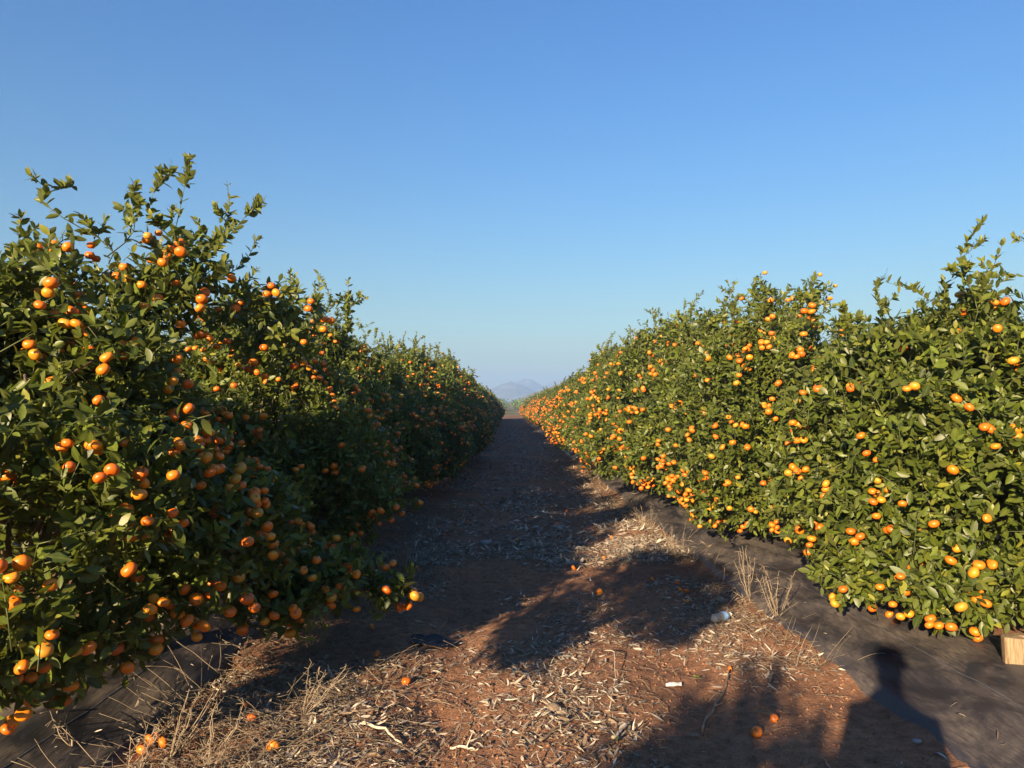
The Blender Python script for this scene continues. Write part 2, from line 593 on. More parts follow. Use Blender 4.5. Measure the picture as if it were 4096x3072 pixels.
# boulders on the knoll: too far to pick apart
rng = np.random.default_rng(5)
parts = []
oct_v = np.array([(1, 0, 0), (-1, 0, 0), (0, 1, 0), (0, -1, 0), (0, 0, 1), (0, 0, -1)], float)
oct_f = np.array([(0, 2, 4), (2, 1, 4), (1, 3, 4), (3, 0, 4), (2, 0, 5), (1, 2, 5), (3, 1, 5), (0, 3, 5)])
cube_v = np.array([(x, y, z) for x in (-1, 1) for y in (-1, 1) for z in (-1, 1)], float)
cube_f = np.array([(0, 1, 3), (0, 3, 2), (4, 6, 7), (4, 7, 5), (0, 4, 5), (0, 5, 1), (2, 3, 7), (2, 7, 6), (0, 2, 6), (0, 6, 4), (1, 5, 7), (1, 7, 3)])

def lumps(P, S, rng, tplv=oct_v, tplf=oct_f, jit=0.35):
    n = len(P)
    m = len(tplv)
    V = tplv[None] * (1 + rng.uniform(-jit, jit, (n, m, 1))) * S[:, None, :]
    a = rng.uniform(0, 6.28, n)
    ca, sa = np.cos(a)[:, None], np.sin(a)[:, None]
    V = np.stack([V[..., 0] * ca - V[..., 1] * sa, V[..., 0] * sa + V[..., 1] * ca, V[..., 2]], -1) + P[:, None, :]
    F = (tplf[None] + (np.arange(n) * m)[:, None, None]).reshape(-1, tplf.shape[1])
    return V.reshape(-1, 3), F

bp = np.stack([rng.uniform(0, 60, 260), rng.uniform(372, 400, 260), np.zeros(260)], -1)
hm = bpy.data.meshes['hill']
hv = np.empty(len(hm.vertices) * 3, np.float32)
hm.vertices.foreach_get('co', hv)
hv = hv.reshape(110, 110, 3)
ii = np.clip(((bp[:, 0] - (62 - 65)) / 130 * 109).round().astype(int), 0, 109)
jj = np.clip(((bp[:, 1] - (430 - 60)) / 120 * 109).round().astype(int), 0, 109)
bp[:, 2] = hv[jj, ii, 2] + 0.2
bV, bF = lumps(bp, rng.uniform(0.5, 1.5, (260, 3)) * np.array([1, 1, 0.9]), rng, cube_v, cube_f, 0.3)
tag(link('boulders', mesh_np('boulders', bV, bF, M['rock'], smooth=False)), 'grey boulders strewn over the low rocky hill', kind='stuff')

# ------------------------------------------------------------------ fruit meshes
def fruit_template(nu, nv):
    v, f = [], []
    v.append((0, 0, 0.665))
    for a in range(1, nv):
        th = math.pi * a / nv
        s, c = math.sin(th), math.cos(th)
        z = 0.80 * c
        if c > 0.55:
            z -= 0.14 * ((c - 0.55) / 0.45) ** 2
        if c < -0.75:
            z += 0.10 * ((-c - 0.75) / 0.25) ** 2
        for k in range(nu):
            p = 2 * math.pi * k / nu
            r = s * (1 + 0.018 * math.sin(5 * p))
            v.append((r * math.cos(p), r * math.sin(p), z))
    v.append((0, 0, -0.715))
    e = len(v) - 1
    for k in range(nu):
        f.append((0, 1 + k, 1 + (k + 1) % nu))
        b0 = 1 + (nv - 2) * nu
        f.append((e, b0 + (k + 1) % nu, b0 + k))
        for a in range(nv - 2):
            x0, x1 = 1 + a * nu + k, 1 + a * nu + (k + 1) % nu
            f.append((x0, x0 + nu, x1 + nu))
            f.append((x0, x1 + nu, x1))
    return np.array(v), np.array(f)

FR_HI = fruit_template(16, 11)
FR_LO = fruit_template(6, 4)
FCOL = [(0.15, 0.0, .2), (0.35, 0.0, .5), (0.5, 0.05, .7), (0.65, 0.1, .3), (0.85, 0.3, .9), (0.7, 0.85, .1), (0.25, 0.0, .6), (0.5, 0.0, .8)]
FRUIT_ME = []
rngf = np.random.default_rng(77)
for k, fc in enumerate(FCOL):
    V, F = FR_HI
    V = V * 0.0295
    V = V * (1 + 0.05 * (vnoise(V[:, 0] * 45, V[:, 1] * 45, V[:, 2] * 45, k)[:, None] - 0.5))
    V = V * np.array([1, rngf.uniform(0.95, 1.04), rngf.uniform(0.92, 1.06)])
    # calyx: a small five-pointed green star with a nub on the dimple
    zt = V[0, 2]
    st = []
    for a in range(10):
        r_ = 0.0062 if a % 2 == 0 else 0.003
        st.append((r_ * math.cos(a * .628), r_ * math.sin(a * .628), zt + 0.0012 + (0.0006 if a % 2 == 0 else 0)))
    st.append((0, 0, zt + 0.007))
    sF = np.array([(a, (a + 1) % 10, 10) for a in range(10)]) + len(V)
    nF = len(F)
    VV = np.concatenate([V, np.array(st)])
    me = mesh_np('mandarin', VV, np.concatenate([F, sF]), [M['peel'], M['calyx']], {'fc': np.tile(fc, (len(VV), 1))},
                 True, np.concatenate([np.zeros(nF), np.ones(10)]))
    FRUIT_ME.append(me)

# ------------------------------------------------------------------ trees
UP = np.array([0, 0, 1.0])
PROF_H = np.array([0, 0.12, 0.3, 0.5, 0.7, 0.86, 1.0])
PROF_L = np.array([0.78, 0.95, 1.0, 0.95, 0.80, 0.58, 0.16])
PROF_V = np.array([0.76, 0.94, 1.0, 0.93, 0.74, 0.48, 0.14])
PROF_R = np.array([0.72, 0.92, 1.0, 0.96, 0.85, 0.66, 0.22])

def twig_leaves(rng, tpl, tip, O, h, K, leaf_len, young_p, spread=0.55, lift=0.3, tl=(0.12, 0.32), keep=0.9, size_jit=0.8):
    n = len(tip)
    D = nrm(O * 0.8 + UP * (lift * (h - 0.25) * 1.6)[:, None] + rng.normal(0, spread, (n, 3)))
    Lt = rng.uniform(tl[0], tl[1], n)
    B = tip - D * Lt[:, None]
    ref = np.where(np.abs(D[:, 2:3]) > 0.9, np.array([1.0, 0, 0]), UP)
    U = nrm(np.cross(D, ref))
    W = np.cross(D, U)
    k = np.arange(K)[None, :]
    t = 0.25 + 0.75 * (k + rng.uniform(0, 0.7, (n, K))) / K
    ph = k * 2.4 + rng.uniform(0, 6.28, (n, 1)) + rng.normal(0, 0.4, (n, K))
    rad = np.cos(ph)[..., None] * U[:, None] + np.sin(ph)[..., None] * W[:, None]
    pos = B[:, None] + D[:, None] * (Lt[:, None] * t)[..., None]
    d = nrm(D[:, None] * (0.25 + 0.6 * t)[..., None] + rad * (0.95 - 0.35 * t)[..., None] + rng.normal(0, 0.2, (n, K, 3)) + UP * 0.05)
    nh = nrm(UP * 0.5 + O[:, None] * 0.6 + rng.normal(0, 0.55, (n, K, 3)))
    ln = leaf_len * (1 - size_jit / 2 + size_jit * rng.random((n, K))) * (1.12 - 0.3 * t)
    yt = (rng.random(n) < young_p)[:, None] * rng.uniform(0.15, 0.75, (n, 1))
    age = np.clip(yt * (t ** 1.5) + 0.10 * (t > 0.85) * rng.random((n, K)) + 0.03 * rng.random((n, K)), 0, 1)
    age = np.where(rng.random((n, K)) < 0.02, rng.uniform(0.6, 1.0, (n, K)), age)
    ln = ln * (1 - 0.35 * yt * t)
    r2 = np.clip(rng.normal(0.45, 0.24, (n, K)) + rng.normal(0, 0.16, (n, 1)), 0, 1)
    mk = rng.random((n, K)) < keep
    f = lambda a: a[mk]
    twig = np.stack([B, (B + tip) / 2 + UP * 0.008, tip], 1)
    return dict(pos=f(pos), d=f(d), nh=f(nh), ln=f(ln), age=f(age), r2=f(r2), twig=twig)

def cat_leaves(ds):
    return {k: np.concatenate([d[k] for d in ds]) for k in ('pos', 'd', 'nh', 'ln', 'age', 'r2')}

def shoot(rng, base, tip, leaf_len, n_leaf, bend=0.08, side=3):
    """an upright water shoot with leaves all the way up and a few side sprigs"""
    base, tip = np.array(base, float), np.array(tip, float)
    t = np.linspace(0, 1, 7)
    off = np.array([rng.normal(0, bend), rng.normal(0, bend), 0])
    of2 = np.array([rng.normal(0, bend), rng.normal(0, bend), 0]) * 0.6
    P = base + (tip - base) * t[:, None] + off * np.sin(t * math.pi)[:, None] + of2 * np.sin(t * math.pi * 2.2)[:, None]
    lines = [(P, 0.0045)]
    out = []
    segs = [(P, n_leaf, 1.0)]
    Ls = np.linalg.norm(tip - base)
    for s in range(side):
        k = rng.integers(2, 6)
        dr = nrm(rng.normal(0, 1, 3) * np.array([1, 1, 0.2]) + np.array([0, 0, 0.8]))
        Q = P[k] + dr * (np.linspace(0, 1, 7)[:, None]) * Ls * rng.uniform(0.14, 0.3)
        lines.append((Q, 0.003))
        segs.append((Q, max(6, n_leaf // 3), 0.8))
    for Q, nl, sz in segs:
        nl = max(6, int(nl * rng.uniform(0.7, 1.2)))
        tt = np.sort(np.clip(np.where(rng.random(nl) < 0.3, rng.normal(rng.uniform(0.45, 1.0), 0.07, nl), rng.uniform(0.1, 1.0, nl)), 0.05, 1)) ** 0.85
        x = np.stack([np.interp(tt, t, Q[:, a]) for a in range(3)], -1)
        D = nrm(Q[-1] - Q[0])
        U = nrm(np.cross(D, np.array([1.0, 0.2, 0])))
        W = np.cross(D, U)
        ph = np.arange(nl) * 2.4 + rng.normal(0, 0.3, nl)
        rad = np.cos(ph)[:, None] * U + np.sin(ph)[:, None] * W
        d = nrm(D * (0.45 + 0.5 * tt[:, None]) + rad * (0.95 - 0.25 * tt[:, None]) + rng.normal(0, 0.38, (nl, 3)))
        nh = nrm(D * 0.9 - rad * 0.2 + rng.normal(0, 0.45, (nl, 3)))
        ln = leaf_len * sz * (1.08 - 0.45 * tt) * rng.uniform(0.5, 1.35, nl)
        age = np.clip(0.08 + 0.6 * tt ** 2 * rng.uniform(0.3, 1, nl), 0, 1)
        out.append(dict(pos=x, d=d, nh=nh, ln=ln, age=age, r2=np.clip(rng.normal(0.55, 0.2, nl), 0, 1)))
    return cat_leaves(out), lines

class Crown:
    pass

def build_crown(seed, rx, ry, z0, zt, n_twig, K, leaf_len, tpl, prof, n_fruit, n_shoot=12, blobs=(), shoots=(), lines_extra=(), hero=(), shoot_h=(0.25, 0.65), wr=0.44, gap=0.43, rag=0.27, fruit_r=0.0295, n_top=7, cut=None, view=None, n_vis=0, out=(-0.045, 0.032)):
    """local coordinates: trunk foot at the origin. Returns leaf data, twig lines, fruit positions and limb polylines."""
    rng = np.random.default_rng(seed)
    def radius(h, phi):
        p = np.interp(h, PROF_H, prof)
        cx, sy = np.cos(phi), np.sin(phi)
        nz = fbm(cx * 1.3 + 5, sy * 1.3 + 5, h * 2.2 + seed, seed, 3) - 0.5
        n2 = vnoise(cx * 3.5 + 9, sy * 3.5 + 9, h * 5 + seed, seed + 3) - 0.5
        return p * (1 + rag * 2.0 * nz + rag * 0.6 * n2)
    def sample(n, smin, smax):
        got = []
        tot = 0
        while tot < n:
            m = n * 4
            x, y, h = rng.uniform(-1.35, 1.35, m), rng.uniform(-1.35, 1.35, m), rng.uniform(0, 1.12, m)
            r = np.hypot(x, y)
            Rr = radius(np.minimum(h, 1), np.arctan2(y, x)) * (1 - sstep(0.98, 1.12, h))
            s = r / np.maximum(Rr, 1e-3)
            top = sstep(0.6, 1.0, h)
            ok = (s < smax) & ((s > smin) | (rng.random(m) < top * 0.8))
            p = np.stack([x * rx, y * ry, z0 + h * (zt - z0)], -1)
            cl = fbm(p[:, 0] * 3.0 + 3, p[:, 1] * 3.0, p[:, 2] * 3.0, seed + 8, 2)
            ok &= cl > gap * (0.85 + 0.3 * rng.random(m))
            O = nrm(np.stack([x / rx, y / ry, (h - 0.4) * 1.1 / (zt - z0) * 1.6], -1))
            got.append(np.concatenate([p[ok], O[ok], h[ok, None]], 1))
            tot += ok.sum()
        g = np.concatenate(got)[:n]
        return g[:, :3], g[:, 3:6], g[:, 6]
    ds = []
    tw = []
    p, O, h = sample(n_twig, 0.68, 1.0)
    a = twig_leaves(rng, tpl, p, O, h, K, leaf_len, 0.26)
    ds.append(a)
    tw.append(a['twig'])
    p2, O2, h2 = sample(int(n_twig * 0.28), 0.15, 0.72)
    a = twig_leaves(rng, tpl, p2, O2, h2, K, leaf_len * 1.1, 0.0)
    ds.append(a)
    fr = []
    blobs = list(blobs)
    for _ in range(n_top):
        ph, hh = rng.uniform(0, 6.28), rng.uniform(0.72, 1.0)
        Rr = float(radius(np.array(hh), np.array(ph))) * rng.uniform(0.3, 1.0)
        q_ = rng.uniform(0.75, 1.25)
        blobs.append(((Rr * math.cos(ph) * rx, Rr * math.sin(ph) * ry, z0 + hh * (zt - z0) + 0.06), (0.22 * q_, 0.22 * q_, 0.30 * q_), int(n_twig * 0.011 * q_), 2, 0.05))
    for (c, rr, nt_, nf_, drp) in blobs:
        c, rr = np.array(c, float), np.array(rr, float)
        nt_ = int(nt_ * 1.35)
        q = nrm(rng.normal(0, 1, (nt_, 3))) * (rng.random((nt_, 1)) ** 0.4)
        pb = c + q * rr
        Ob = nrm(q + np.array([0, 0, 0.15]))
        a = twig_leaves(rng, tpl, pb, Ob, np.full(nt_, 0.35), K, leaf_len, 0.3, tl=(0.08, 0.22))
        ds.append(a)
        tw.append(a['twig'])
        for _ in range(nf_):
            q = nrm(rng.normal(0, 1, 3) * np.array([1, 1, 0.6]))
            fr.append(np.append(c + q * rr * 0.95 - np.array([0, 0, drp]), rng.uniform(0.88, 1.14)))
    lines = []
    for (b0, t0, n_l, sd) in shoots:
        L, ln = shoot(rng, b0, t0, leaf_len * 1.12, int(n_l * 1.9), 0.08, sd + 2)
        ds.append(L)
        lines += ln
    for _ in range(n_shoot):
        ph = rng.uniform(0, 6.28)
        hh = rng.uniform(0.62, 0.97)
        Rr = float(radius(np.array(hh), np.array(ph))) * rng.uniform(0.4, 0.95)
        b0 = np.array([Rr * math.cos(ph) * rx, Rr * math.sin(ph) * ry, z0 + hh * (zt - z0) - 0.1])
        t0 = b0 + np.array([rng.normal(0, 0.09), rng.normal(0, 0.09), rng.uniform(*shoot_h)])
        L, ln = shoot(rng, b0, t0, leaf_len * 0.9, int(np.linalg.norm(t0 - b0) * 85) + 12, 0.06, rng.integers(1, 5))
        ds.append(L)
        lines += ln
    # fruit: clusters hanging just inside and outside the leaf shell
    pf, Of, hf = sample(n_fruit * 3, 0.84, 1.0)
    sel = fbm(pf[:, 0] * 1.6 + 4, pf[:, 1] * 1.6, pf[:, 2] * 1.6, seed + 31, 2) + rng.normal(0, 0.12, len(pf))
    sel = sel - 0.5 * sstep(0.9, 1.05, hf)
    pf = pf[np.argsort(-sel)][: int(n_fruit * 1.3)]
    rng.shuffle(pf)
    k = 0
    while len(fr) < n_fruit and k < len(pf):
        c = pf[k] + nrm(pf[k] * np.array([1, 1, 0.1])) * rng.uniform(*out)
        nC = rng.choice([1, 1, 1, 1, 2, 2, 3, 4])
        cl = [c]
        for _ in range(nC - 1):
            b_ = cl[rng.integers(len(cl))]
            cl.append(b_ + nrm(rng.normal(0, 1, 3) * np.array([1, 1, 0.8]) + np.array([0, 0, -0.25])) * 0.054)
        for c in cl:
            fr.append(np.append(c, rng.uniform(0.76, 1.14)))
        k += 1
    for c in hero:
        fr.append(np.array(c, float))
    if n_vis:
        # fruit hanging in the open on the side that faces the lane
        vc = np.array(view, float)
        cp, cO, ch = sample(n_vis * 9, 0.82, 1.03)
        ex = [cp]
        for (c, rr, nt_, nf_, drp) in blobs:
            q = nrm(rng.normal(0, 1, (nt_, 3)))
            ex.append(np.array(c) + q * np.array(rr))
        cp = np.concatenate(ex)
        Lm = cat_leaves(ds)
        lm = Lm['pos'] + Lm['d'] * Lm['ln'][:, None] * 0.5 - vc
        cd = cp - vc
        g = 0.011
        key = lambda a: (np.floor(a[:, 0] / a[:, 1] / g) * 4096 + np.floor(a[:, 2] / a[:, 1] / g)).astype(int)
        lm = lm[lm[:, 1] > 0.8]
        vis_ok = (cd[:, 1] > 1.5) & (np.abs(cd[:, 0] / np.maximum(cd[:, 1], .1)) < 0.72)
        cp, cd = cp[vis_ok], cd[vis_ok]
        lk, ld, ck, cdep = key(lm), np.linalg.norm(lm, axis=1), key(cd), np.linalg.norm(cd, axis=1)
        od = np.lexsort((ld, lk))
        lk, ld = lk[od], ld[od]
        front = np.array([np.searchsorted(ld[a:b], d_ - 0.02) for a, b, d_ in zip(np.searchsorted(lk, ck), np.searchsorted(lk, ck, 'right'), cdep)])
        good = np.where(front <= rng.choice([0, 1, 2, 3], len(front)))[0]
        rng.shuffle(good)
        for q in good[:n_vis]:
            c = cp[q]
            fr.append(np.append(c, rng.uniform(0.8, 1.14)))
            if rng.random() < 0.4:
                fr.append(np.append(c + nrm(rng.normal(0, 1, 3) + np.array([0, 0, -0.3])) * 0.055, rng.uniform(0.8, 1.1)))
    # fruit hangs among leaves, never on its own in the air
    Lm = cat_leaves(ds)
    lm = Lm['pos'] + Lm['d'] * Lm['ln'][:, None] * 0.5
    kl = KDTree(len(lm))
    for q_, m_ in enumerate(lm.tolist()):
        kl.insert(m_, q_)
    kl.balance()
    fr = [f for f in fr if len(kl.find_range(f[:3], leaf_len * 1.6)) >= 4 and kl.find((f[0], f[1], f[2] + 0.02))[2] < leaf_len * 0.95]
    # drop fruit that would overlap
    keepf = np.zeros((0, 4))
    for f in fr[::-1]:
        if not len(keepf) or np.all(np.sum((f[:3] - keepf[:, :3]) ** 2, 1) > (0.027 * (f[3] + keepf[:, 3]) * 0.92) ** 2):
            keepf = np.vstack([keepf, f])
    fr = np.array(keepf)
    L = cat_leaves(ds)
    # no leaf centre inside a fruit
    mid = L['pos'] + L['d'] * L['ln'][:, None] * 0.5
    ok = np.ones(len(mid), bool)
    kd = KDTree(len(fr))
    for q_, f in enumerate(fr):
        kd.insert(f[:3], q_)
    kd.balance()
    for q_, m_ in enumerate(mid.tolist()):
        ok[q_] = kd.find(m_)[2] > fruit_r * 1.05
    if cut is not None:
        ok &= ~cut(mid)
    L = {kk: v[ok] for kk, v in L.items()}
    C = Crown()
    C.L, C.fr, C.tpl, C.wr, C.rng = L, fr, tpl, wr, rng
    tw = np.concatenate(tw)
    tw = tw[rng.random(len(tw)) < 0.55]
    if cut is not None:
        tw = tw[~cut(tw[:, 2])]
        C.fr = fr[~cut(fr[:, :3])]
    C.twigs = tw
    C.lines = lines
    # trunk and limbs
    C.trunk = np.array([[0, 0, -0.08], [0.01, 0.0, 0.08], [0.02, 0.01, 0.22], [0.0, 0.03, 0.36]])
    limbs = []
    nl = 6
    for a in range(nl):
        ph = a * 6.283 / nl + rng.normal(0, 0.25)
        rr = rng.uniform(0.4, 0.6)
        e = np.array([rr * rx * math.cos(ph), rr * ry * math.sin(ph), z0 + (zt - z0) * rng.uniform(0.5, 0.8)])
        s0 = np.array([0.0, 0.02, rng.uniform(0.24, 0.34)])
        t = np.linspace(0, 1, 7)[:, None]
        P = s0 + (e - s0) * t
        P[:, 2] += 0.18 * np.sin(t[:, 0] * math.pi) * rng.uniform(-0.2, 1)
        P[1:-1] += rng.normal(0, 0.03, (5, 3))
        subs = []
        for _ in range(4):
            kk = rng.integers(2, 6)
            ee = P[kk] + nrm(rng.normal(0, 1, 3) + np.array([math.cos(ph), math.sin(ph), 0.5]) * 0.9) * rng.uniform(0.25, 0.42)
            Q = P[kk] + (ee - P[kk]) * np.linspace(0, 1, 5)[:, None] + np.sin(np.linspace(0, math.pi, 5))[:, None] * rng.normal(0, 0.04, 3)
            subs.append(Q)
        limbs.append((P, subs))
    for ln in lines_extra:
        limbs.append((np.array(ln, float), []))
    C.limbs = limbs
    return C

def crown_mesh(name, C, idx=None):
    L = C.L
    sl = slice(None) if idx is None else idx
    n = len(L['pos'][sl])
    V, F, A = leaves(C.tpl, L['pos'][sl], L['d'][sl], L['nh'][sl], L['ln'][sl],
                     np.full(n, C.wr) * C.rng.uniform(0.82, 1.2, n), C.rng.normal(0.22, 0.22, n), C.rng.uniform(0.05, 0.45, n), L['age'][sl], L['r2'][sl])
    return mesh_np(name, V, F, M['leaf'], {'lf': A})

def twig_mesh(C):
    parts = [tubes(C.twigs, np.array([[0.0035, 0.0028, 0.0015]]))]
    for P, r in C.lines:
        parts.append(tubes(P[None], np.linspace(r, r * 0.35, len(P))[None]))
    V, F = join(parts)
    return mesh_np('twigs', V, F, M['twig'])

def tree_parts(C):
    """mesh data of one crown, shared by every copy of it"""
    T = {}
    V, F = tubes(C.trunk[None], np.array([[0.075, 0.06, 0.055, 0.05]]), 10)
    T['trunk'] = mesh_np('trunk', V, F, M['bark'])
    T['limb'] = []
    for P, subs in C.limbs:
        parts = [tubes(P[None], np.linspace(0.032 if subs else 0.015, 0.006, len(P))[None], 6)]
        for Q in subs:
            parts.append(tubes(Q[None], np.linspace(0.011, 0.004, len(Q))[None], 4))
        V, F = join(parts)
        T['limb'].append(mesh_np('limb', V, F, M['bark']))
    T['twigs'] = twig_mesh(C)
    return T

GRP = 'mandarin trees planted in rows'
def put_tree(C, T, loc, rz, s, label, singles=True, face=None, leaf_singles=0):
    x, y = loc
    z = float(ground_smooth(x, y))
    root = empty('mandarin_tree', (x, y, z - 0.01), rz, s)
    tag(root, label, 'tree', GRP)
    link('trunk', T['trunk'], root)
    if 'limb' in T:
        for me in T['limb']:
            link('limb', me, root)
    if 'twigs' in T:
        tag(link('twigs', T['twigs'], root), kind='stuff')
    ca, sa = math.cos(rz), math.sin(rz)
    if leaf_singles:
        # the leaves that show largest: nearest to the camera and outermost along their line of sight
        L = C.L
        wp = L['pos'] * s
        w = np.stack([x + wp[:, 0] * ca - wp[:, 1] * sa, y + wp[:, 0] * sa + wp[:, 1] * ca, z + wp[:, 2]], -1)
        px = w[:, 0] / np.maximum(w[:, 1], .1)
        pz = (w[:, 2] - CAM_H) / np.maximum(w[:, 1], .1)
        dist = w[:, 1]
        cell = np.floor(px / 0.018).astype(int) * 10000 + np.floor(pz / 0.018).astype(int)
        order = np.argsort(dist)
        _, first = np.unique(cell[order], return_index=True)
        cand = order[first]
        cand = cand[(np.abs(px[cand]) < 0.69) & (w[cand, 1] > 1.5)]
        score = L['ln'][cand] / dist[cand]
        pick = cand[np.argsort(-score)][:leaf_singles]
        rest = np.setdiff1d(np.arange(len(wp)), pick)
        tag(link('crown', crown_mesh('crown', C, rest), root), kind='stuff')
        for q in pick:
            link('leaf', crown_mesh('leaf', C, np.array([q])), root)
    else:
        tag(link('crown', T['crown'], root), kind='stuff')
    if singles:
        rr = np.random.default_rng(int(abs(x * 100) + y * 37))
        lx, ly, lz = C.fr[:, 0] * s, C.fr[:, 1] * s, C.fr[:, 2] * s
        wx, wy = x + lx * ca - ly * sa, y + lx * sa + ly * ca
        # fruit on the far side of the crown, which nobody sees, is left out
        hid = (((wx - x) * face < -0.35) & (wy > y - 0.6)) | (((wx - x) * face < 0.1) & (wy > y + 0.9))
        use = np.where(~hid | (lz > 1.9))[0]
        use = use[np.argsort(np.hypot(wx, wy)[use] - 0.4 * (wx[use] - x) * face)]
        for q in use[:300]:
            f = C.fr[q]
            o = link('mandarin', FRUIT_ME[rr.choice(8, p=FP)], root, f[:3])
            o.rotation_euler = (rr.normal(0, 0.45), rr.normal(0, 0.45), rr.uniform(0, 6.28))
            o.scale = (f[3],) * 3
        if len(use) > 300:
            C2 = Crown()
            C2.fr = C.fr[use[300:]]
            tag(link('mandarins', fruit_joined(C2, rr), root), kind='stuff')
    elif 'fruit' in T:
        tag(link('mandarins', T['fruit'], root), kind='stuff')
    return root
FP = np.array([.13, .17, .17, .16, .11, .07, .1, .09])
FP = FP / FP.sum()

def fruit_joined(C, rng, k=1.0):
    V0, F0 = FR_LO
    n = len(C.fr)
    V = V0[None] * (0.0295 * C.fr[:, 3] * k)[:, None, None] + C.fr[:, None, :3]
    F = (F0[None] + (np.arange(n) * len(V0))[:, None, None]).reshape(-1, 3)
    fc = np.array(FCOL)[rng.choice(8, n, p=FP)]
    return mesh_np('mandarins', V.reshape(-1, 3), F, M['peel'], {'fc': np.repeat(fc, len(V0), 0)})

def loc_of(base, pts):
    return [(p[0] - base[0], p[1] - base[1], p[2] - base[2], *p[3:]) for p in pts]

def cluster(c, n, rng, r=0.055, s=1.08):
    out = [np.array(c, float)]
    while len(out) < n:
        b_ = out[rng.integers(len(out))]
        p = b_ + nrm(rng.normal(0, 1, 3) * np.array([1, 0.6, 0.8])) * r * s
        if all(np.linalg.norm(p - o) > r * s * 0.93 for o in out):
            out.append(p)
    return [(*p, s) for p in out]

# ---- the near trees, each with its own crown
rh = np.random.default_rng(404)
L0 = (LX - 0.12, 3.65, 0.14)
l_sh = [((-1.9, 4.15, 2.05), (-1.80, 4.2, 3.0), 46, 2), ((-1.88, 4.15, 2.25), (-1.98, 4.2, 2.92), 34, 1), ((-1.85, 4.15, 2.2), (-1.60, 4.25, 2.88), 36, 1),
        ((-1.85, 4.18, 2.15), (-1.45, 4.3, 2.78), 40, 2), ((-1.85, 4.2, 2.1), (-1.42, 4.35, 2.56), 34, 1), ((-1.85, 4.2, 2.0), (-1.25, 4.5, 2.3), 34, 2),
        ((-2.05, 4.0, 1.8), (-2.16, 4.0, 2.42), 20, 0), ((-2.15, 4.0, 2.36), (-2.42, 4.0, 2.80), 30, 2), ((-2.16, 4.0, 2.4), (-2.06, 4.05, 2.80), 26, 2),
        ((-2.35, 3.85, 1.8), (-2.56, 3.9, 2.58), 34, 2), ((-2.3, 3.9, 1.9), (-2.2, 3.9, 2.3), 22, 1), ((-1.95, 4.1, 1.9), (-1.98, 4.1, 2.5), 26, 1),
        ((-1.7, 4.2, 1.9), (-1.45, 4.3, 2.4), 26, 1), ((-2.6, 3.6, 1.8), (-2.75, 3.7, 2.35), 26, 1)]
hero = []
for c, n in (((-1.88, 4.1, 2.42), 4), ((-2.38, 3.85, 2.38), 4), ((-1.78, 4.05, 2.04), 2), ((-1.62, 4.1, 2.22), 2), ((-2.05, 4.0, 2.28), 2), ((-2.42, 3.8, 2.12), 1),
             ((-1.95, 3.2, 0.36), 3), ((-1.95, 3.35, 0.55), 3), ((-1.52, 3.75, 1.42), 4), ((-1.36, 3.8, 1.28), 3), ((-1.35, 3.9, 1.12), 2), ((-1.66, 3.5, 1.15), 2),
             ((-1.85, 3.3, 1.05), 3), ((-1.6, 3.5, 0.98), 3), ((-2.1, 3.15, 1.3), 3), ((-1.25, 4.0, 0.86), 2), ((-1.5, 3.45, 0.72), 3), ((-0.68, 4.7, 0.34), 4), ((-0.6, 4.72, 0.44), 2), ((-1.25, 4.3, 0.36), 3),
             ((-0.98, 4.6, 0.62), 2), ((-1.28, 4.4, 0.68), 3), ((-1.7, 3.45, 0.55), 4), ((-2.2, 3.15, 0.8), 3)):
    hero += cluster(c, n, rh)
blL0 = [((-1.8, -0.1, 2.16), (0.42, 1.05, 0.42), 520, 8, 0.0), ((-1.85, 1.1, 1.46), (0.32, 0.68, 0.32), 210, 3, 0.0), ((-1.75, 1.3, 2.0), (0.3, 0.5, 0.36), 120, 3, 0.0), ((-1.3, 4.45, 0.55), (0.32, 0.25, 0.15), 50, 4, 0.06), ((-1.85, 4.15, 2.28), (0.3, 0.25, 0.32), 70, 3, 0.0), ((-2.42, 3.9, 2.2), (0.26, 0.22, 0.36), 50, 3, 0.0), ((-1.5, 4.6, 2.1), (0.36, 0.3, 0.32), 80, 4, 0.0), ((-2.1, 4.1, 2.15), (0.3, 0.25, 0.3), 45, 2, 0.0),  # leading clumps: unseen foliage near the camera, added to shade the lane
        ((-1.1, 4.6, 0.56), (0.38, 0.35, 0.22), 90, 6, 0.12), ((-0.75, 4.7, 0.46), (0.2, 0.22, 0.14), 34, 2, 0.1), ((-1.95, 3.3, 0.62), (0.42, 0.3, 0.3), 90, 8, 0.1),
        ((-1.55, 3.6, 0.9), (0.4, 0.4, 0.35), 90, 8, 0.05), ((-1.45, 4.25, 0.9), (0.4, 0.5, 0.4), 90, 8, 0.05), ((-1.3, 4.3, 0.45), (0.3, 0.3, 0.16), 50, 4, 0.1)]
blL0 = [(tuple(np.array(c) - L0), r, a, f, d) for c, r, a, f, d in blL0]
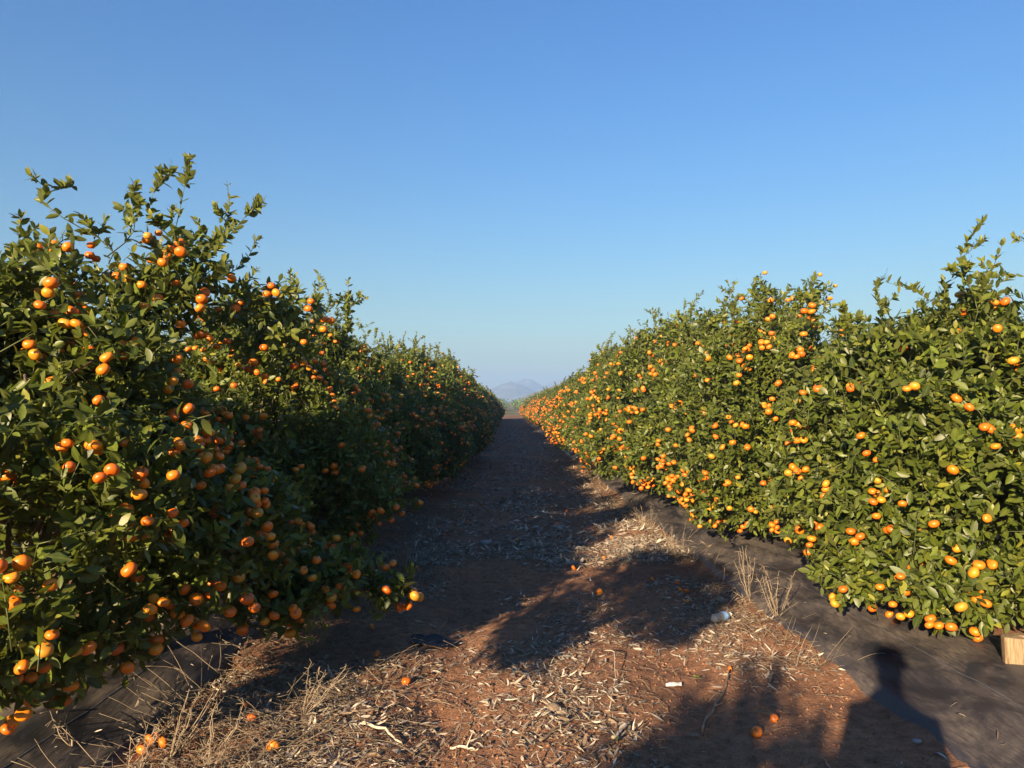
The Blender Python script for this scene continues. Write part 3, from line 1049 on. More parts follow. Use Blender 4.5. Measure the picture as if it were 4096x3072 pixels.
CL0 = build_crown(101, 1.28, 1.52, 0.24, 2.05, 3700, 8, 0.073, LEAF_HI, PROF_L, 330, 7, blL0,
                  [(tuple(np.array(b_) - L0), tuple(np.array(t_) - L0), n, s) for b_, t_, n, s in l_sh],
                  [[(0, 0, 0.25), (0.35, 0.3, 0.45), (0.8, 0.62, 0.5), (1.3, 0.95, 0.45), (1.7, 1.05, 0.36)], [(0.0, 0, 0.3), (0.2, 0.1, 0.9), (0.45, 0.15, 1.5), (0.6, 0.2, 1.85)], [(0, 0, 0.3), (0.05, -0.7, 0.75), (0.35, -1.6, 1.2), (0.6, -2.6, 1.5), (0.7, -3.9, 1.9)]],  # last limb is added out of view to carry the shading clumps
                  loc_of(L0, hero), (0.2, 0.45), view=(-L0[0], -L0[1], CAM_H - L0[2]), n_vis=190, cut=lambda p: (p[:, 0] < 0.3) & (p[:, 1] < 0.6) & (p[:, 2] < 1.02 + 0.15 * np.sin(p[:, 1] * 7)))  # low leaves cut away here so sun can reach the mat
put_tree(CL0, tree_parts(CL0), L0[:2], 0, 1, 'nearest tree of the shaded row, long leafy shoots on top, branch trailing over the mat', True, 1, 300)

L1 = (LX, 6.45, 0.14)
l1_sh = [((-1.8, 6.2, 2.0), (-1.78, 6.15, 2.68), 40, 3), ((-1.65, 6.3, 2.0), (-1.6, 6.3, 2.72), 34, 3), ((-1.45, 6.6, 2.0), (-1.42, 6.6, 2.72), 40, 2), ((-1.4, 6.8, 2.0), (-1.36, 6.8, 2.62), 34, 2), ((-1.9, 6.4, 2.0), (-1.95, 6.3, 2.6), 30, 2)]
hero1 = []
for c, n in (((-1.75, 5.6, 2.02), 4), ((-1.6, 5.7, 1.95), 4), ((-1.35, 6.0, 1.6), 3), ((-1.1, 6.0, 0.7), 3), ((-1.15, 5.9, 1.1), 3)):
    hero1 += cluster(c, n, rh)
CL1 = build_crown(112, 1.32, 1.35, 0.25, 2.22, 3500, 8, 0.070, LEAF_MID, PROF_L, 420, 10,
                  [((1.35, -0.3, 0.75), (0.35, 0.4, 0.25), 70, 8, 0.05), ((0.5, -0.6, 2.1), (0.4, 0.6, 0.26), 80, 4, 0.0)], [(tuple(np.array(b_) - L1), tuple(np.array(t_) - L1), n, s) for b_, t_, n, s in l1_sh], (), loc_of(L1, hero1), view=(-L1[0], -L1[1], CAM_H - L1[2]), n_vis=220)  # upper clump added on top of the crown to deepen shade on the lane
TL1 = tree_parts(CL1)
put_tree(CL1, TL1, L1[:2], 0, 1, 'second tree of the shaded row, upright shoots, behind the tree with the trailing branch', True, 1, 200)

R0 = (RX + 0.05, 5.25, 0.19)
r_sh = [((2.95, 4.7, 2.1), (2.93, 4.6, 2.75), 42, 2), ((3.05, 4.6, 2.1), (3.1, 4.6, 2.62), 30, 1), ((2.55, 5.1, 2.0), (2.55, 5.05, 2.52), 30, 1), ((2.7, 5.0, 2.0), (2.66, 5.0, 2.46), 28, 2),
        ((2.4, 5.1, 1.9), (2.28, 5.05, 2.3), 28, 2), ((2.85, 4.8, 2.0), (2.8, 4.75, 2.4), 26, 1), ((3.2, 4.6, 2.1), (3.3, 4.6, 2.7), 34, 2)]
hero2 = []
for c, n in (((2.38, 4.2, 1.74), 8), ((2.75, 4.2, 2.14), 2), ((1.98, 4.75, 1.86), 3), ((2.45, 4.0, 0.98), 3), ((2.55, 4.05, 0.75), 2), ((2.3, 4.6, 2.02), 3), ((2.62, 3.95, 0.28), 2), ((2.05, 4.5, 0.95), 2)):
    hero2 += cluster(c, n, rh)
CR0 = build_crown(121, 1.25, 1.32, 0.20, 2.15, 3900, 8, 0.074, LEAF_HI, PROF_R, 190, 8, [((-0.62, -1.0, 0.35), (0.4, 0.3, 0.2), 80, 2, 0.0), ((-0.2, -1.2, 0.4), (0.4, 0.25, 0.25), 80, 2, 0.0), ((-0.95, -0.5, 0.4), (0.3, 0.4, 0.25), 80, 2, 0.0)],
                  [(tuple(np.array(b_) - R0), tuple(np.array(t_) - R0), n, s) for b_, t_, n, s in r_sh], (), loc_of(R0, hero2), (0.15, 0.3), gap=0.37, rag=0.2, view=(-R0[0], -R0[1], CAM_H - R0[2]), n_vis=60)
put_tree(CR0, tree_parts(CR0), R0[:2], 0, 1, 'nearest tree of the sunlit row, bunch of eight mandarins, beside the wooden post', True, -1, 300)

R1 = (RX - 0.2, 7.75, 0.19)
r1_sh = [((2.52, 6.3, 1.85), (2.56, 6.2, 2.62), 46, 4), ((2.45, 6.3, 1.9), (2.44, 6.2, 2.55), 34, 2), ((2.2, 7.2, 2.1), (2.15, 7.2, 2.7), 30, 2), ((2.35, 7.6, 2.2), (2.3, 7.6, 2.9), 34, 2), ((2.5, 7.4, 2.2), (2.5, 7.4, 2.76), 30, 3)]
hero3 = []
for c, n in (((2.52, 6.15, 2.4), 6), ((2.56, 6.15, 2.18), 3), ((2.45, 6.2, 2.05), 4), ((1.95, 6.6, 1.55), 4), ((1.85, 6.9, 1.2), 3), ((2.0, 6.4, 0.85), 5)):
    hero3 += cluster(c, n, rh)
CR1 = build_crown(133, 1.3, 1.32, 0.20, 2.45, 3700, 8, 0.070, LEAF_MID, PROF_R, 480, 10, [((-0.55, -1.42, 1.75), (0.16, 0.12, 0.4), 30, 0, 0)], [(tuple(np.array(b_) - R1), tuple(np.array(t_) - R1), n, s) for b_, t_, n, s in r1_sh], (), loc_of(R1, hero3), (0.2, 0.45), gap=0.38, rag=0.22, view=(-R1[0], -R1[1], CAM_H - R1[2]), n_vis=120)
TR1 = tree_parts(CR1)
put_tree(CR1, TR1, R1[:2], 0, 1, 'second tree of the sunlit row, one tall shoot crowded with mandarins', True, -1, 200)

# ---- shared crowns for the rest of the rows
VAR = []
for sd, rx, ry, zt, pf, nf in ((201, 1.35, 1.30, 2.35, PROF_V, 760), (213, 1.30, 1.24, 2.2, PROF_V, 800), (227, 1.38, 1.28, 2.5, PROF_V, 780)):
    C = build_crown(sd, rx, ry, 0.22, zt, 2900, 7, 0.076, LEAF_MID, pf, nf, 24, gap=0.41, rag=0.36, n_top=11, shoot_h=(0.25, 0.8), out=(-0.01, 0.045))
    T = tree_parts(C)
    T['crown'] = crown_mesh('crown', C)
    VAR.append((C, T))
FARV = []
for sd, rx, ry, zt, pf, nf in ((301, 1.38, 1.34, 2.4, PROF_V, 800), (317, 1.34, 1.3, 2.5, PROF_V, 900)):
    C = build_crown(sd, rx, ry, 0.2, zt, 2200, 5, 0.118, LEAF_LO, pf, nf, 14, gap=0.40, wr=0.55, rag=0.3, n_top=9, out=(-0.01, 0.05))
    V, F = tubes(C.trunk[None], np.array([[0.075, 0.06, 0.055, 0.05]]), 6)
    FARV.append((C, {'trunk': mesh_np('trunk', V, F, M['bark']), 'crown': crown_mesh('crown', C), 'fruit': fruit_joined(C, np.random.default_rng(sd), 1.2)}))

ORD = ['first', 'second', 'third', 'fourth', 'fifth', 'sixth', 'seventh', 'eighth', 'ninth', 'tenth', 'eleventh', 'twelfth']
rt = np.random.default_rng(900)
for side, cx, y0, nm, nrow in ((1, LX, 8.95, 'shaded', 38), (-1, RX, 10.25, 'sunlit', 37)):
    for k in range(2, nrow):
        y = y0 + (k - 2) * 2.5 + rt.normal(0, 0.08)
        x = cx + rt.normal(0, 0.07)
        rz = rt.uniform(0, 6.28)
        s = rt.uniform(0.97, 1.2)
        x += side * (0.12 + (0.1 if side < 0 else 0) + 0.22 * float(sstep(9, 15, y))) * (1 if side > 0 else 1 - 0.4 * float(sstep(18, 26, y)))
        if side > 0:
            s *= 1.0
        if side < 0:
            s *= 1 - 0.13 * float(sstep(18, 28, y))
        if y < 21.5:
            C, T = VAR[(k * 2 + (side > 0)) % 3]
            put_tree(C, T, (x, y), rz, s, '%s tree along the %s row, counted from the near end of the lane' % (ORD[k], nm), True, side)
        else:
            C, T = FARV[(k + (side > 0)) % 2]
            lab = '%s tree along the %s row, counted from the near end of the lane' % (ORD[k], nm) if k < 12 else 'small far tree merging into the %s row towards the end of the lane' % nm
            put_tree(C, T, (x, y), rz, s, lab, False)
# neighbouring rows, seen through gaps and over the near crowns
for cx, y0, n, nm in ((LX - 5.6, 4.5, 11, 'shaded'), (RX + 5.6, 8.0, 8, 'sunlit')):
    for k in range(n):
        C, T = FARV[k % 2]
        put_tree(C, T, (cx + rt.normal(0, 0.1), y0 + k * 2.5), rt.uniform(0, 6.28), rt.uniform(0.95, 1.08), 'tree of the next row, glimpsed behind the %s row' % nm, False)
# the row goes on behind the photographer: a low tree whose shade falls across the lane
C, T = FARV[0]
put_tree(C, T, (-2.3, -3.6), 1.0, 0.92, 'low tree behind the camera whose shade crosses the bare soil', False)
put_tree(C, T, (LX - 0.1, -6.3), 2.0, 0.92, 'last low tree of the shaded row behind the camera', False)
# pale shrubs of the far orchard beyond the end of the lane
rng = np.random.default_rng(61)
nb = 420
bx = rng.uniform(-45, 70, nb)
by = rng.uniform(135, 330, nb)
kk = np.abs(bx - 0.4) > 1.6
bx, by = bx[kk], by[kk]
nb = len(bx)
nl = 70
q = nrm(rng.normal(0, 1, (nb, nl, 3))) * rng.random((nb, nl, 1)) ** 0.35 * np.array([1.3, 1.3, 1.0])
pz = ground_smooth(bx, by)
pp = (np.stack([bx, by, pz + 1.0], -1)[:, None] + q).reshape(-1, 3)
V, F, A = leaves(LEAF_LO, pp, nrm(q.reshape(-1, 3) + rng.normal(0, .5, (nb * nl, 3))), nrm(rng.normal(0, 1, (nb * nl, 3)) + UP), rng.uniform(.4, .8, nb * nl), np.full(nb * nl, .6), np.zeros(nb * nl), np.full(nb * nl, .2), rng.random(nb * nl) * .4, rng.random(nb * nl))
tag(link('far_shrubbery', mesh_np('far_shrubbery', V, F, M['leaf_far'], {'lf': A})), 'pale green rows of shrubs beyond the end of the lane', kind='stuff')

# ------------------------------------------------------------------ weed mats
def weed_mat(name, x_out, x_in, label, seed, mt):
    yy = np.concatenate([np.arange(1.5, 10, 0.04), grow(10, 0.05, 1.03, 98)])
    u = np.linspace(0, 1, 34)
    U, Y = np.meshgrid(u, yy)
    wav = 0.09 * (fbm(Y * 0.8, 0 * Y, 0, seed, 3) - 0.5) + 0.02 * (fbm(Y * 6, 0 * Y, 0, seed + 2, 2) - 0.5)
    X = x_out + (x_in - x_out) * U + wav * np.sign(x_out) * (1 - U)
    Z = ground_smooth(X, Y) + 0.032
    wr = fbm(X * 5 + Y * 2.2, Y * 0.9, 0, seed + 4, 3) - 0.5
    fold = np.abs(fbm(X * 3 - Y * 1.2, Y * 1.5, 0, seed + 9, 3) - 0.5)
    Z = Z + 0.04 * wr * sstep(0, 0.15, U) + 0.02 * (0.2 - fold) * sstep(0, 0.1, U)
    Z = Z - 0.045 * (1 - sstep(0, 0.07, U)) - 0.04 * sstep(0.93, 1, U)
    nx_, ny_ = len(u), len(yy)
    i, j = np.meshgrid(np.arange(nx_ - 1), np.arange(ny_ - 1))
    q = (j * nx_ + i).ravel()
    F = np.stack([q, q + 1, q + nx_ + 1, q + nx_], -1)
    root = empty(name, (x_out, 1.5, 0))
    tag(root, label, 'weed mat')
    off = np.array([x_out, 1.5, 0])
    link('sheet', mesh_np('sheet', np.stack([X, Y, Z], -1).reshape(-1, 3) - off, F, mt), root)
    # stitched marker thread woven into the sheet
    col = 14
    Pl = np.stack([X[:, col], Y[:, col], Z[:, col] + 0.0015], -1)[:190] - off
    V, Ft = tubes(Pl[None], np.full((1, len(Pl)), 0.0012), 3)
    link('marker_thread', mesh_np('marker_thread', V, Ft, M['thread']), root)
    return X, Y, Z
matR = weed_mat('weed_mat', 1.97, 2.98, 'black woven weed mat along the foot of the sunlit row', 51, M['mat'])
matL = weed_mat('weed_mat', -1.72, -2.45, 'dusty black woven weed mat under the shaded row', 57, M['mat_dusty'])
def mat_z(side, x, y):
    X, Y, Z = matR if side > 0 else matL
    r = np.argmin(np.abs(Y[:, 0] - y))
    c = np.argmin(np.abs(X[r] - x))
    return float(Z[r, c])

# ------------------------------------------------------------------ litter and straw (nobody could count it)
rng = np.random.default_rng(31)
def lit_density(x, y):
    n = fbm(x * 1.1, y * 1.1, 0, 71, 3)
    n2 = fbm(x * 3.2, y * 2.2, 0, 75, 2)
    d = 0.42 + 0.4 * sstep(6.5, 9, y) + 1.1 * np.exp(-((x + 1.1) / 0.5) ** 2) + 0.75 * np.exp(-((x - 0.38) / 0.34) ** 2) + 0.8 * np.exp(-((x - 1.5) / 0.28) ** 2)
    d = d * sstep(0.36, 0.62, n * 0.65 + n2 * 0.35)
    d = d * (1 - 0.55 * np.exp(-((x + 0.33) / 0.2) ** 2) - 0.5 * np.exp(-((x - 1.02) / 0.18) ** 2))
    d = d * (1 - 0.9 * np.exp(-(((x - 1.15) / 0.36) ** 2 + ((y - 4.15) / 0.5) ** 2))) * (1 - 0.85 * np.exp(-(((x - 1.75) / 0.22) ** 2 + ((y - 5.2) / 0.6) ** 2))) * (1 - 0.7 * np.exp(-(((x - 0.35) / 0.3) ** 2 + ((y - 3.45) / 0.3) ** 2)))
    return d
def litter_points(n, y0, y1, pw):
    got = []
    t = 0
    while t < n:
        m = n * 3
        x = rng.uniform(-2.3, 2.25, m)
        y = y0 + (y1 - y0) * rng.random(m) ** pw
        ok = rng.random(m) < lit_density(x, y)
        onm = (x > 1.99) | (x < -1.74)
        ok &= ~(onm & (rng.random(m) > 0.05))
        got.append(np.stack([x[ok], y[ok]], -1))
        t += ok.sum()
    return np.concatenate(got)[:n]
LV = []
for n, y0, y1, pw, sz, tpl in ((30000, 2.9, 9, 1.15, 0.85, LEAF_MID), (60000, 7.5, 60, 1.75, 1.6, LEAF_LO)):
    p = litter_points(n, y0, y1, pw)
    z = ground_z(p[:, 0], p[:, 1])
    onm = (p[:, 0] > 1.99) | (p[:, 0] < -1.74)
    z = z + np.where(onm, 0.035, 0)
    pos = np.stack([p[:, 0], p[:, 1], z + rng.uniform(-0.003, 0.014, n)], -1)
    a = rng.uniform(0, 6.28, n)
    d = np.stack([np.cos(a), np.sin(a), rng.normal(0.0, 0.22, n)], -1)
    nh = nrm(UP + rng.normal(0, 0.5, (n, 3)))
    age = np.where(rng.random(n) < 0.24, rng.uniform(0.3, 1, n), 0)
    LV.append((leaves(tpl, pos, d, nh, (0.016 + 0.075 * rng.random(n) ** 1.6) * sz, rng.uniform(0.07, 0.30, n), rng.normal(0.0, 0.5, n), rng.uniform(-0.6, 1.2, n), age, rng.random(n) ** 1.3, rng.normal(0, 0.36, n))))
V, F = join([(v, f) for v, f, _ in LV])
tag(link('leaf_litter', mesh_np('leaf_litter', V, F, M['litter'], {'lf': np.concatenate([a for _, _, a in LV])})), 'bleached dry leaves littering the soil of the lane', kind='stuff')

def straw_lines(n, xf, y0, y1, lr, lift, K=6):
    x = xf(n)
    y = y0 + (y1 - y0) * rng.random(n) ** 1.3
    a = rng.uniform(0, 6.28, n)
    ln = rng.uniform(lr[0], lr[1], n)
    t = np.linspace(0, 1, K)
    bend = rng.normal(0, 0.5, n)
    ang = a[:, None] + bend[:, None] * t
    step = ln[:, None] / K
    px = x[:, None] + np.cumsum(np.cos(ang) * step, 1)
    py = y[:, None] + np.cumsum(np.sin(ang) * step, 1)
    el = np.abs(rng.normal(0, lift, n))
    pz = ground_z(px, py) + 0.006 + ln[:, None] * el[:, None] * (t if True else 0) + 0.02 * rng.random((n, 1)) * np.sin(t * 3.1)
    return np.stack([px, py, pz], -1)
S1 = straw_lines(3400, lambda n: rng.normal(-1.22, 0.3, n).clip(-1.72, -0.3), 2.9, 12, (0.08, 0.38), 0.28)
S2 = straw_lines(2600, lambda n: rng.uniform(-1.7, 1.9, n), 2.9, 9, (0.02, 0.16), 0.08)
S3 = straw_lines(900, lambda n: rng.normal(1.78, 0.13, n).clip(1.2, 2.05), 4.5, 22, (0.06, 0.25), 0.5)
parts = [tubes(S, rng.uniform(0.0008, 0.0023, (len(S), 1)) * np.linspace(1, 0.6, S.shape[1])) for S in (S1, S2, S3)]
V, F = join(parts)
tag(link('dry_straw', mesh_np('dry_straw', V, F, M['straw'])), 'tangled dry weed stalks lying along the lane edges', kind='stuff')

# crumbs of soil
n = 16000
x = rng.uniform(-1.6, 1.95, n)
y = 2.9 + 5 * rng.random(n) ** 1.5
sz = 0.0025 + 0.012 * rng.random((n, 1)) ** 4
V, F = lumps(np.stack([x, y, ground_z(x, y)], -1), sz * rng.uniform(0.6, 1.2, (n, 3)), rng)
tag(link('soil_crumbs', mesh_np('soil_crumbs', V, F, M['soil'])), 'loose crumbs of red soil scattered on the lane', kind='stuff')

# ------------------------------------------------------------------ dead weeds standing in the lane edges
def dead_weed(x, y, z, n, hgt, spread, seed, label, lean=(0, 0), thick=0.0028, hairy=10):
    r = np.random.default_rng(seed)
    parts = []
    K = 9
    t = np.linspace(0, 1, K)
    hub = np.array([[(0, 0, -0.03), (0, 0, 0.0), (0, 0, 0.035)]], float)
    parts.append(tubes(hub, np.array([[0.006, 0.006, 0.004]]), 5))
    for _ in range(n):
        a = r.uniform(0, 6.28)
        e = spread * r.uniform(0.3, 1.0)
        h_ = hgt * r.uniform(0.55, 1.0)
        P = np.stack([math.cos(a) * e * t ** 0.7 + lean[0] * t * h_, math.sin(a) * e * t ** 0.7 + lean[1] * t * h_, h_ * t], -1)
        P[1:] += np.cumsum(r.normal(0, 0.006, (K - 1, 3)), 0) * np.array([1, 1, 0.2])
        parts.append(tubes(P[None], np.linspace(thick, thick * 0.5, K)[None], 4))
        for _ in range(hairy):
            k = r.integers(2, K)
            dr = nrm(r.normal(0, 1, 3) + np.array([0, 0, 0.3]))
            Q = P[k] + dr * np.linspace(0, 1, 4)[:, None] * r.uniform(0.008, 0.05) + np.array([0, 0, -0.006]) * (np.linspace(0, 1, 4) ** 2)[:, None]
            parts.append(tubes(Q[None], np.full((1, 4), 0.0011), 3))
    V, F = join(parts)
    o = link('dead_weed', mesh_np('dead_weed', V, F, M['weed']), None, (x, y, z))
    tag(o, label, 'weed', 'dead weeds along the lane')
    return o
gz = lambda x, y: float(ground_z(x, y))
dead_weed(2.02, 5.62, gz(2.02, 5.62) + 0.005, 9, 0.50, 0.13, 1, 'tall dead weed with bare upright stems, nearest on the edge of the sunlit mat', hairy=22)
dead_weed(1.98, 6.15, gz(1.98, 6.15) + 0.005, 7, 0.46, 0.12, 2, 'bare dead weed just behind the tallest one on the sunlit mat edge', hairy=16)
for k, (x, y, h_) in enumerate(((1.78, 7.9, 0.36), (1.85, 9.9, 0.30), (1.83, 11.2, 0.34), (1.95, 16.5, 0.45), (2.0, 18.0, 0.5))):
    dead_weed(x, y, gz(x, y), 16, h_, 0.2, 20 + k, ['bushy dead weed in the shade below the bottle side mat edge', 'wispy dead weed at the mat edge, second clump up the lane', 'wispy dead weed at the mat edge, third clump up the lane', 'far dead weed clump where the sunlit mat bends', 'farthest dead weed clump along the sunlit mat'][k], thick=0.002, hairy=6)
LW = ((-1.52, 3.42, 0.34, 8, (0.35, 0.25), 'dead weed sprawling over the fallen mandarins by the dusty mat'), (-1.68, 3.75, 0.36, 6, (-0.2, 0.1), 'forked dead weed leaning across the dusty mat edge'), (-1.92, 3.34, 0.24, 2, (0, 0), 'single upright dead stalk standing on the dusty mat'),
      (-1.3, 3.3, 0.30, 8, (0.4, 0), 'dead weed with twisted stems at the bottom edge'), (-1.62, 3.3, 0.22, 7, (0.1, 0.1), 'short brittle dead weed at the corner of the dusty mat'), (-1.05, 3.9, 0.34, 8, (0.5, -0.1), 'flattened dead weed leaning towards the bare soil'), (-1.25, 4.9, 0.3, 14, (0.2, 0.1), 'shaded tangle of dead stalks under the trailing branch'),
      (-1.1, 5.9, 0.34, 14, (0.1, 0), 'shaded dead weed behind the trailing branch'), (-1.0, 7.2, 0.36, 12, (0, 0), 'thin dead weed standing in shade beside the second tree'))
for k, (x, y, h_, n, ln, lab) in enumerate(LW):
    z = mat_z(-1, x, y) if x < -1.76 else gz(x, y)
    dead_weed(x, y, z, n, h_, 0.16, 40 + k, lab, ln, hairy=14)

# ------------------------------------------------------------------ fallen mandarins
def at(px, py, zg=0.0):
    """ground point seen at a place of the 2212-wide photograph, for measuring positions"""
    u, v = px / 2212 * 1024, py / 1659 * 768
    d = (CAM_H - zg) * 745 / (v - 407)
    return (u - 508) / 745 * d, d
rf = np.random.default_rng(8)
G1 = 'mandarins fallen on the lane'
def fallen(px, py, label, s=0.9, zg=0.0, k=None):
    x, y = at(px, py, zg)
    side = 1 if x > 1.99 else (-1 if x < -1.76 else 0)
    z = mat_z(side, x, y) if side else gz(x, y)
    o = link('fallen_mandarin', FRUIT_ME[k if k is not None else rf.choice([0, 1, 2, 3, 6, 7])], None, (x, y, z + 0.024 * s))
    o.rotation_euler = (rf.normal(0, 0.8), rf.normal(0, 0.8), rf.uniform(0, 6.28))
    o.scale = (s, s, s * 0.95)
    tag(o, label, 'mandarin', G1)
for a in ((352, 1600, 'fallen mandarin at the top of the small heap under dead weed', 1.0), (337, 1606, 'fallen mandarin in the middle of the small heap under dead weed', 0.95), (365, 1610, 'fallen mandarin on the lane side of the small heap', 0.95), (322, 1625, 'cracked fallen mandarin at the low end of the small heap', 1.0),
          (537, 1526, 'fallen mandarin half hidden in straw below the dusty mat', 0.8), (553, 1553, 'fallen mandarin beside a shrivelled one in the straw', 0.9), (598, 1612, 'lone fallen mandarin on sunlit litter at the bottom edge', 1.05), (880, 1467, 'pale dusty fallen mandarin on the shadow edge', 0.9),
          (818, 1414, 'fallen mandarin in shade below the dark plastic scrap', 0.8), (806, 1362, 'fallen mandarin in shaded straw above the pale dusty one', 0.8), (707, 1338, 'fallen mandarin beside the shaded dusty mat', 0.8), (902, 1231, 'fallen mandarin in shade right of the trailing branch', 0.7), (937, 1190, 'small fallen mandarin in shaded litter above the trailing branch', 0.7),
          (1116, 1173, 'yellow fallen mandarin alone in the middle of the shaded lane', 0.85, 0, 4), (1238, 1232, 'fallen mandarin at the end of the sunlit streak', 0.9), (1293, 1277, 'large fallen mandarin on shaded soil in mid lane', 1.0), (1303, 1202, 'fallen mandarin in shade farther up than the large one', 0.8), (1407, 1254, 'fallen mandarin alone on shaded litter nearer the sunlit row', 0.7),
          (1460, 1265, 'topmost of the fallen mandarins grouped above the bottle', 0.75), (1467, 1280, 'middle fallen mandarin of the group above the bottle', 0.8), (1480, 1281, 'squashed fallen mandarin of the group above the bottle', 0.75), (1481, 1301, 'lowest fallen mandarin of the group above the bottle', 0.75),
          (1628, 1579, 'round fallen mandarin in the shadow beside bleached leaves', 1.0), (1666, 1553, 'broken fallen mandarin piece on the bleached leaves', 0.75), (1572, 1441, 'small dry fallen mandarin at the end of the dark stick', 0.55), (1223, 1098, 'small fallen mandarin far up the middle of the lane', 0.8), (1320, 1161, 'fallen mandarin on shaded litter towards the sunlit mat', 0.8),
          (995, 1107, 'upper fallen mandarin of a pair beside the shaded row', 0.85), (1010, 1125, 'lower fallen mandarin of a pair beside the shaded row', 0.85), (2105, 1413, 'fallen mandarin on the sunlit mat beside the wooden post', 1.0, 0.17), (1915, 1366, 'fallen mandarin in leaf shade on the sunlit mat', 1.0, 0.1)):
    fallen(a[0], a[1], a[2], a[3] if len(a) > 3 else 0.9, a[4] if len(a) > 4 else 0.0, a[5] if len(a) > 5 else None)
for _ in range(16):
    fallen(rf.uniform(875, 985), rf.uniform(1012, 1052), 'fallen mandarin among the spill under the shaded row far up', 0.85)
for _ in range(7):
    fallen(rf.uniform(1242, 1275), rf.uniform(1012, 1024), 'fallen mandarin among the far spill by the sunlit mat', 0.85)
for px, py in ((1150, 1040), (1180, 1075), (1165, 1000), (1120, 985), (1205, 1130), (1040, 1085), (960, 1160), (925, 1140)):
    fallen(px, py, 'small stray fallen mandarin in shade far up the lane', 0.75)

# ------------------------------------------------------------------ small things on the ground
def stick(name, pts, r, label, mt, cat='stick', seed=1, forks=1):
    rr = np.random.default_rng(seed)
    P = np.array(pts, float)
    t = np.linspace(0, 1, 10)
    tt = np.linspace(0, 1, len(P))
    Q = np.stack([np.interp(t, tt, P[:, a]) for a in range(3)], -1)
    Q += rr.normal(0, 0.0035, Q.shape)
    o0 = Q[0].copy()
    Q = Q - o0
    parts = [tubes(Q[None], (np.linspace(r, r * 0.55, 10) * rr.uniform(0.85, 1.15, 10))[None], 7)]
    for _ in range(forks):
        k = rr.integers(2, 8)
        d = nrm(np.array([*rr.normal(0, 1, 2), 0.25]))
        S = Q[k] + d * np.linspace(0, 1, 4)[:, None] * rr.uniform(0.03, 0.09)
        parts.append(tubes(S[None], np.linspace(r * 0.5, r * 0.25, 4)[None], 5))
    V, F = join(parts)
    tag(link(name, mesh_np(name, V, F, mt), None, o0), label, cat, 'sticks lying on the lane')

def gp(px, py, dz=0.01):
    x, y = at(px, py)
    return (x, y, gz(x, y) + dz)
stick('dead_stick', [gp(1508, 1560, 0.008), gp(1530, 1520, 0.015), gp(1555, 1490, 0.02), gp(1573, 1443, 0.012)], 0.008, 'dark knobbly stick pointing up the lane beside white paper scrap', M['stick'], seed=3, forks=3)
stick('dead_stick', [gp(1166, 1597), gp(1210, 1565, 0.02), gp(1262, 1536, 0.012)], 0.006, 'straight brown stick on the sunlit soil at the bottom middle', M['stick'], seed=4)
stick('dead_stick', [gp(728, 1543, 0.012), gp(775, 1540, 0.03), gp(823, 1531, 0.02)], 0.009, 'thick grey stick lying across the straw', M['stick'], seed=5)
stick('dead_stick', [gp(780, 1560, 0.012), gp(830, 1575, 0.03), gp(872, 1592, 0.012)], 0.008, 'pale peeled stick lying flat on the sunlit litter', M['stickpale'], seed=6, forks=0)
stick('dead_stick', [gp(975, 1594, 0.01), gp(1005, 1596, 0.02), gp(1035, 1601, 0.012)], 0.007, 'short splintered white stick crossing the bare soil', M['stickpale'], seed=7)
stick('dead_stick', [gp(690, 1365, 0.03), gp(750, 1410, 0.06), gp(830, 1475, 0.02)], 0.004, 'long thin stalk slanting through the shaded straw', M['stick'], seed=8)
stick('dead_stick', [gp(1262, 1386, 0.01), gp(1255, 1365, 0.05), gp(1268, 1352, 0.03)], 0.010, 'curved black hose end sticking out of the litter', M['hose'], 'hose', 9, 0)
stick('dead_stick', [gp(1303, 1408, 0.02), gp(1325, 1425, 0.07), gp(1328, 1470, 0.03), gp(1312, 1530, 0.012)], 0.004, 'arched dead stem rooted in the middle of the litter heap', M['stickpale'], seed=10, forks=4)
stick('dead_stick', [gp(990, 1500, 0.02), gp(1000, 1540, 0.06), gp(988, 1610, 0.012)], 0.004, 'thin root standing across the sunlit bare soil', M['stick'], seed=11, forks=3)
stick('dead_stick', [gp(1320, 1598, 0.012), gp(1345, 1575, 0.03), gp(1358, 1552, 0.015)], 0.008, 'stubby grey splinter of wood near the bottom middle', M['stickpale'], seed=12, forks=0)
rs = np.random.default_rng(18)
for k in range(8):
    px, py = rs.uniform(640, 1450), rs.uniform(1450, 1640)
    a = rs.uniform(0, 6.28)
    x, y = at(px, py)
    l = rs.uniform(0.08, 0.2)
    pts = [(x + math.cos(a) * l * t, y + math.sin(a) * l * t, gz(x + math.cos(a) * l * t, y + math.sin(a) * l * t) + 0.008 + 0.03 * math.sin(t * 3.1) * rs.random()) for t in (0, .33, .66, 1)]
    stick('dead_twig', pts, rs.uniform(0.002, 0.004), 'thin dry twig among the sunlit litter', M['stickpale' if k % 2 else 'stick'], 'twig', 30 + k)

# husk of dried bark
x, y = at(1206, 1526)
n = 12
t = np.linspace(0, 1, n)
a = np.linspace(-1.3, 1.3, 7)
wd = 0.035 * np.sin(np.clip(t * 1.05 + 0.05, 0, 1) * math.pi) ** 0.6 + 0.003
V = np.stack([np.stack([(t - 0.5) * 0.16, wd * math.sin(b_), wd * math.cos(b_) * 0.8 + 0.01 * np.sin(t * 9)], -1) for b_ in a], 1).reshape(-1, 3)
ii, jj = np.meshgrid(np.arange(6), np.arange(n - 1))
q = (jj * 7 + ii).ravel()
o = link('bark_husk', mesh_np('bark_husk', V, np.stack([q, q + 1, q + 8, q + 7], -1), M['stick']), None, (x, y, gz(x, y) - 0.004))
o.rotation_euler = (0, 0, -0.9)
sol = o.modifiers.new('thickness', 'SOLIDIFY')
sol.thickness = 0.004
tag(o, 'curled grey husk of dry bark on the sunlit soil', 'husk')

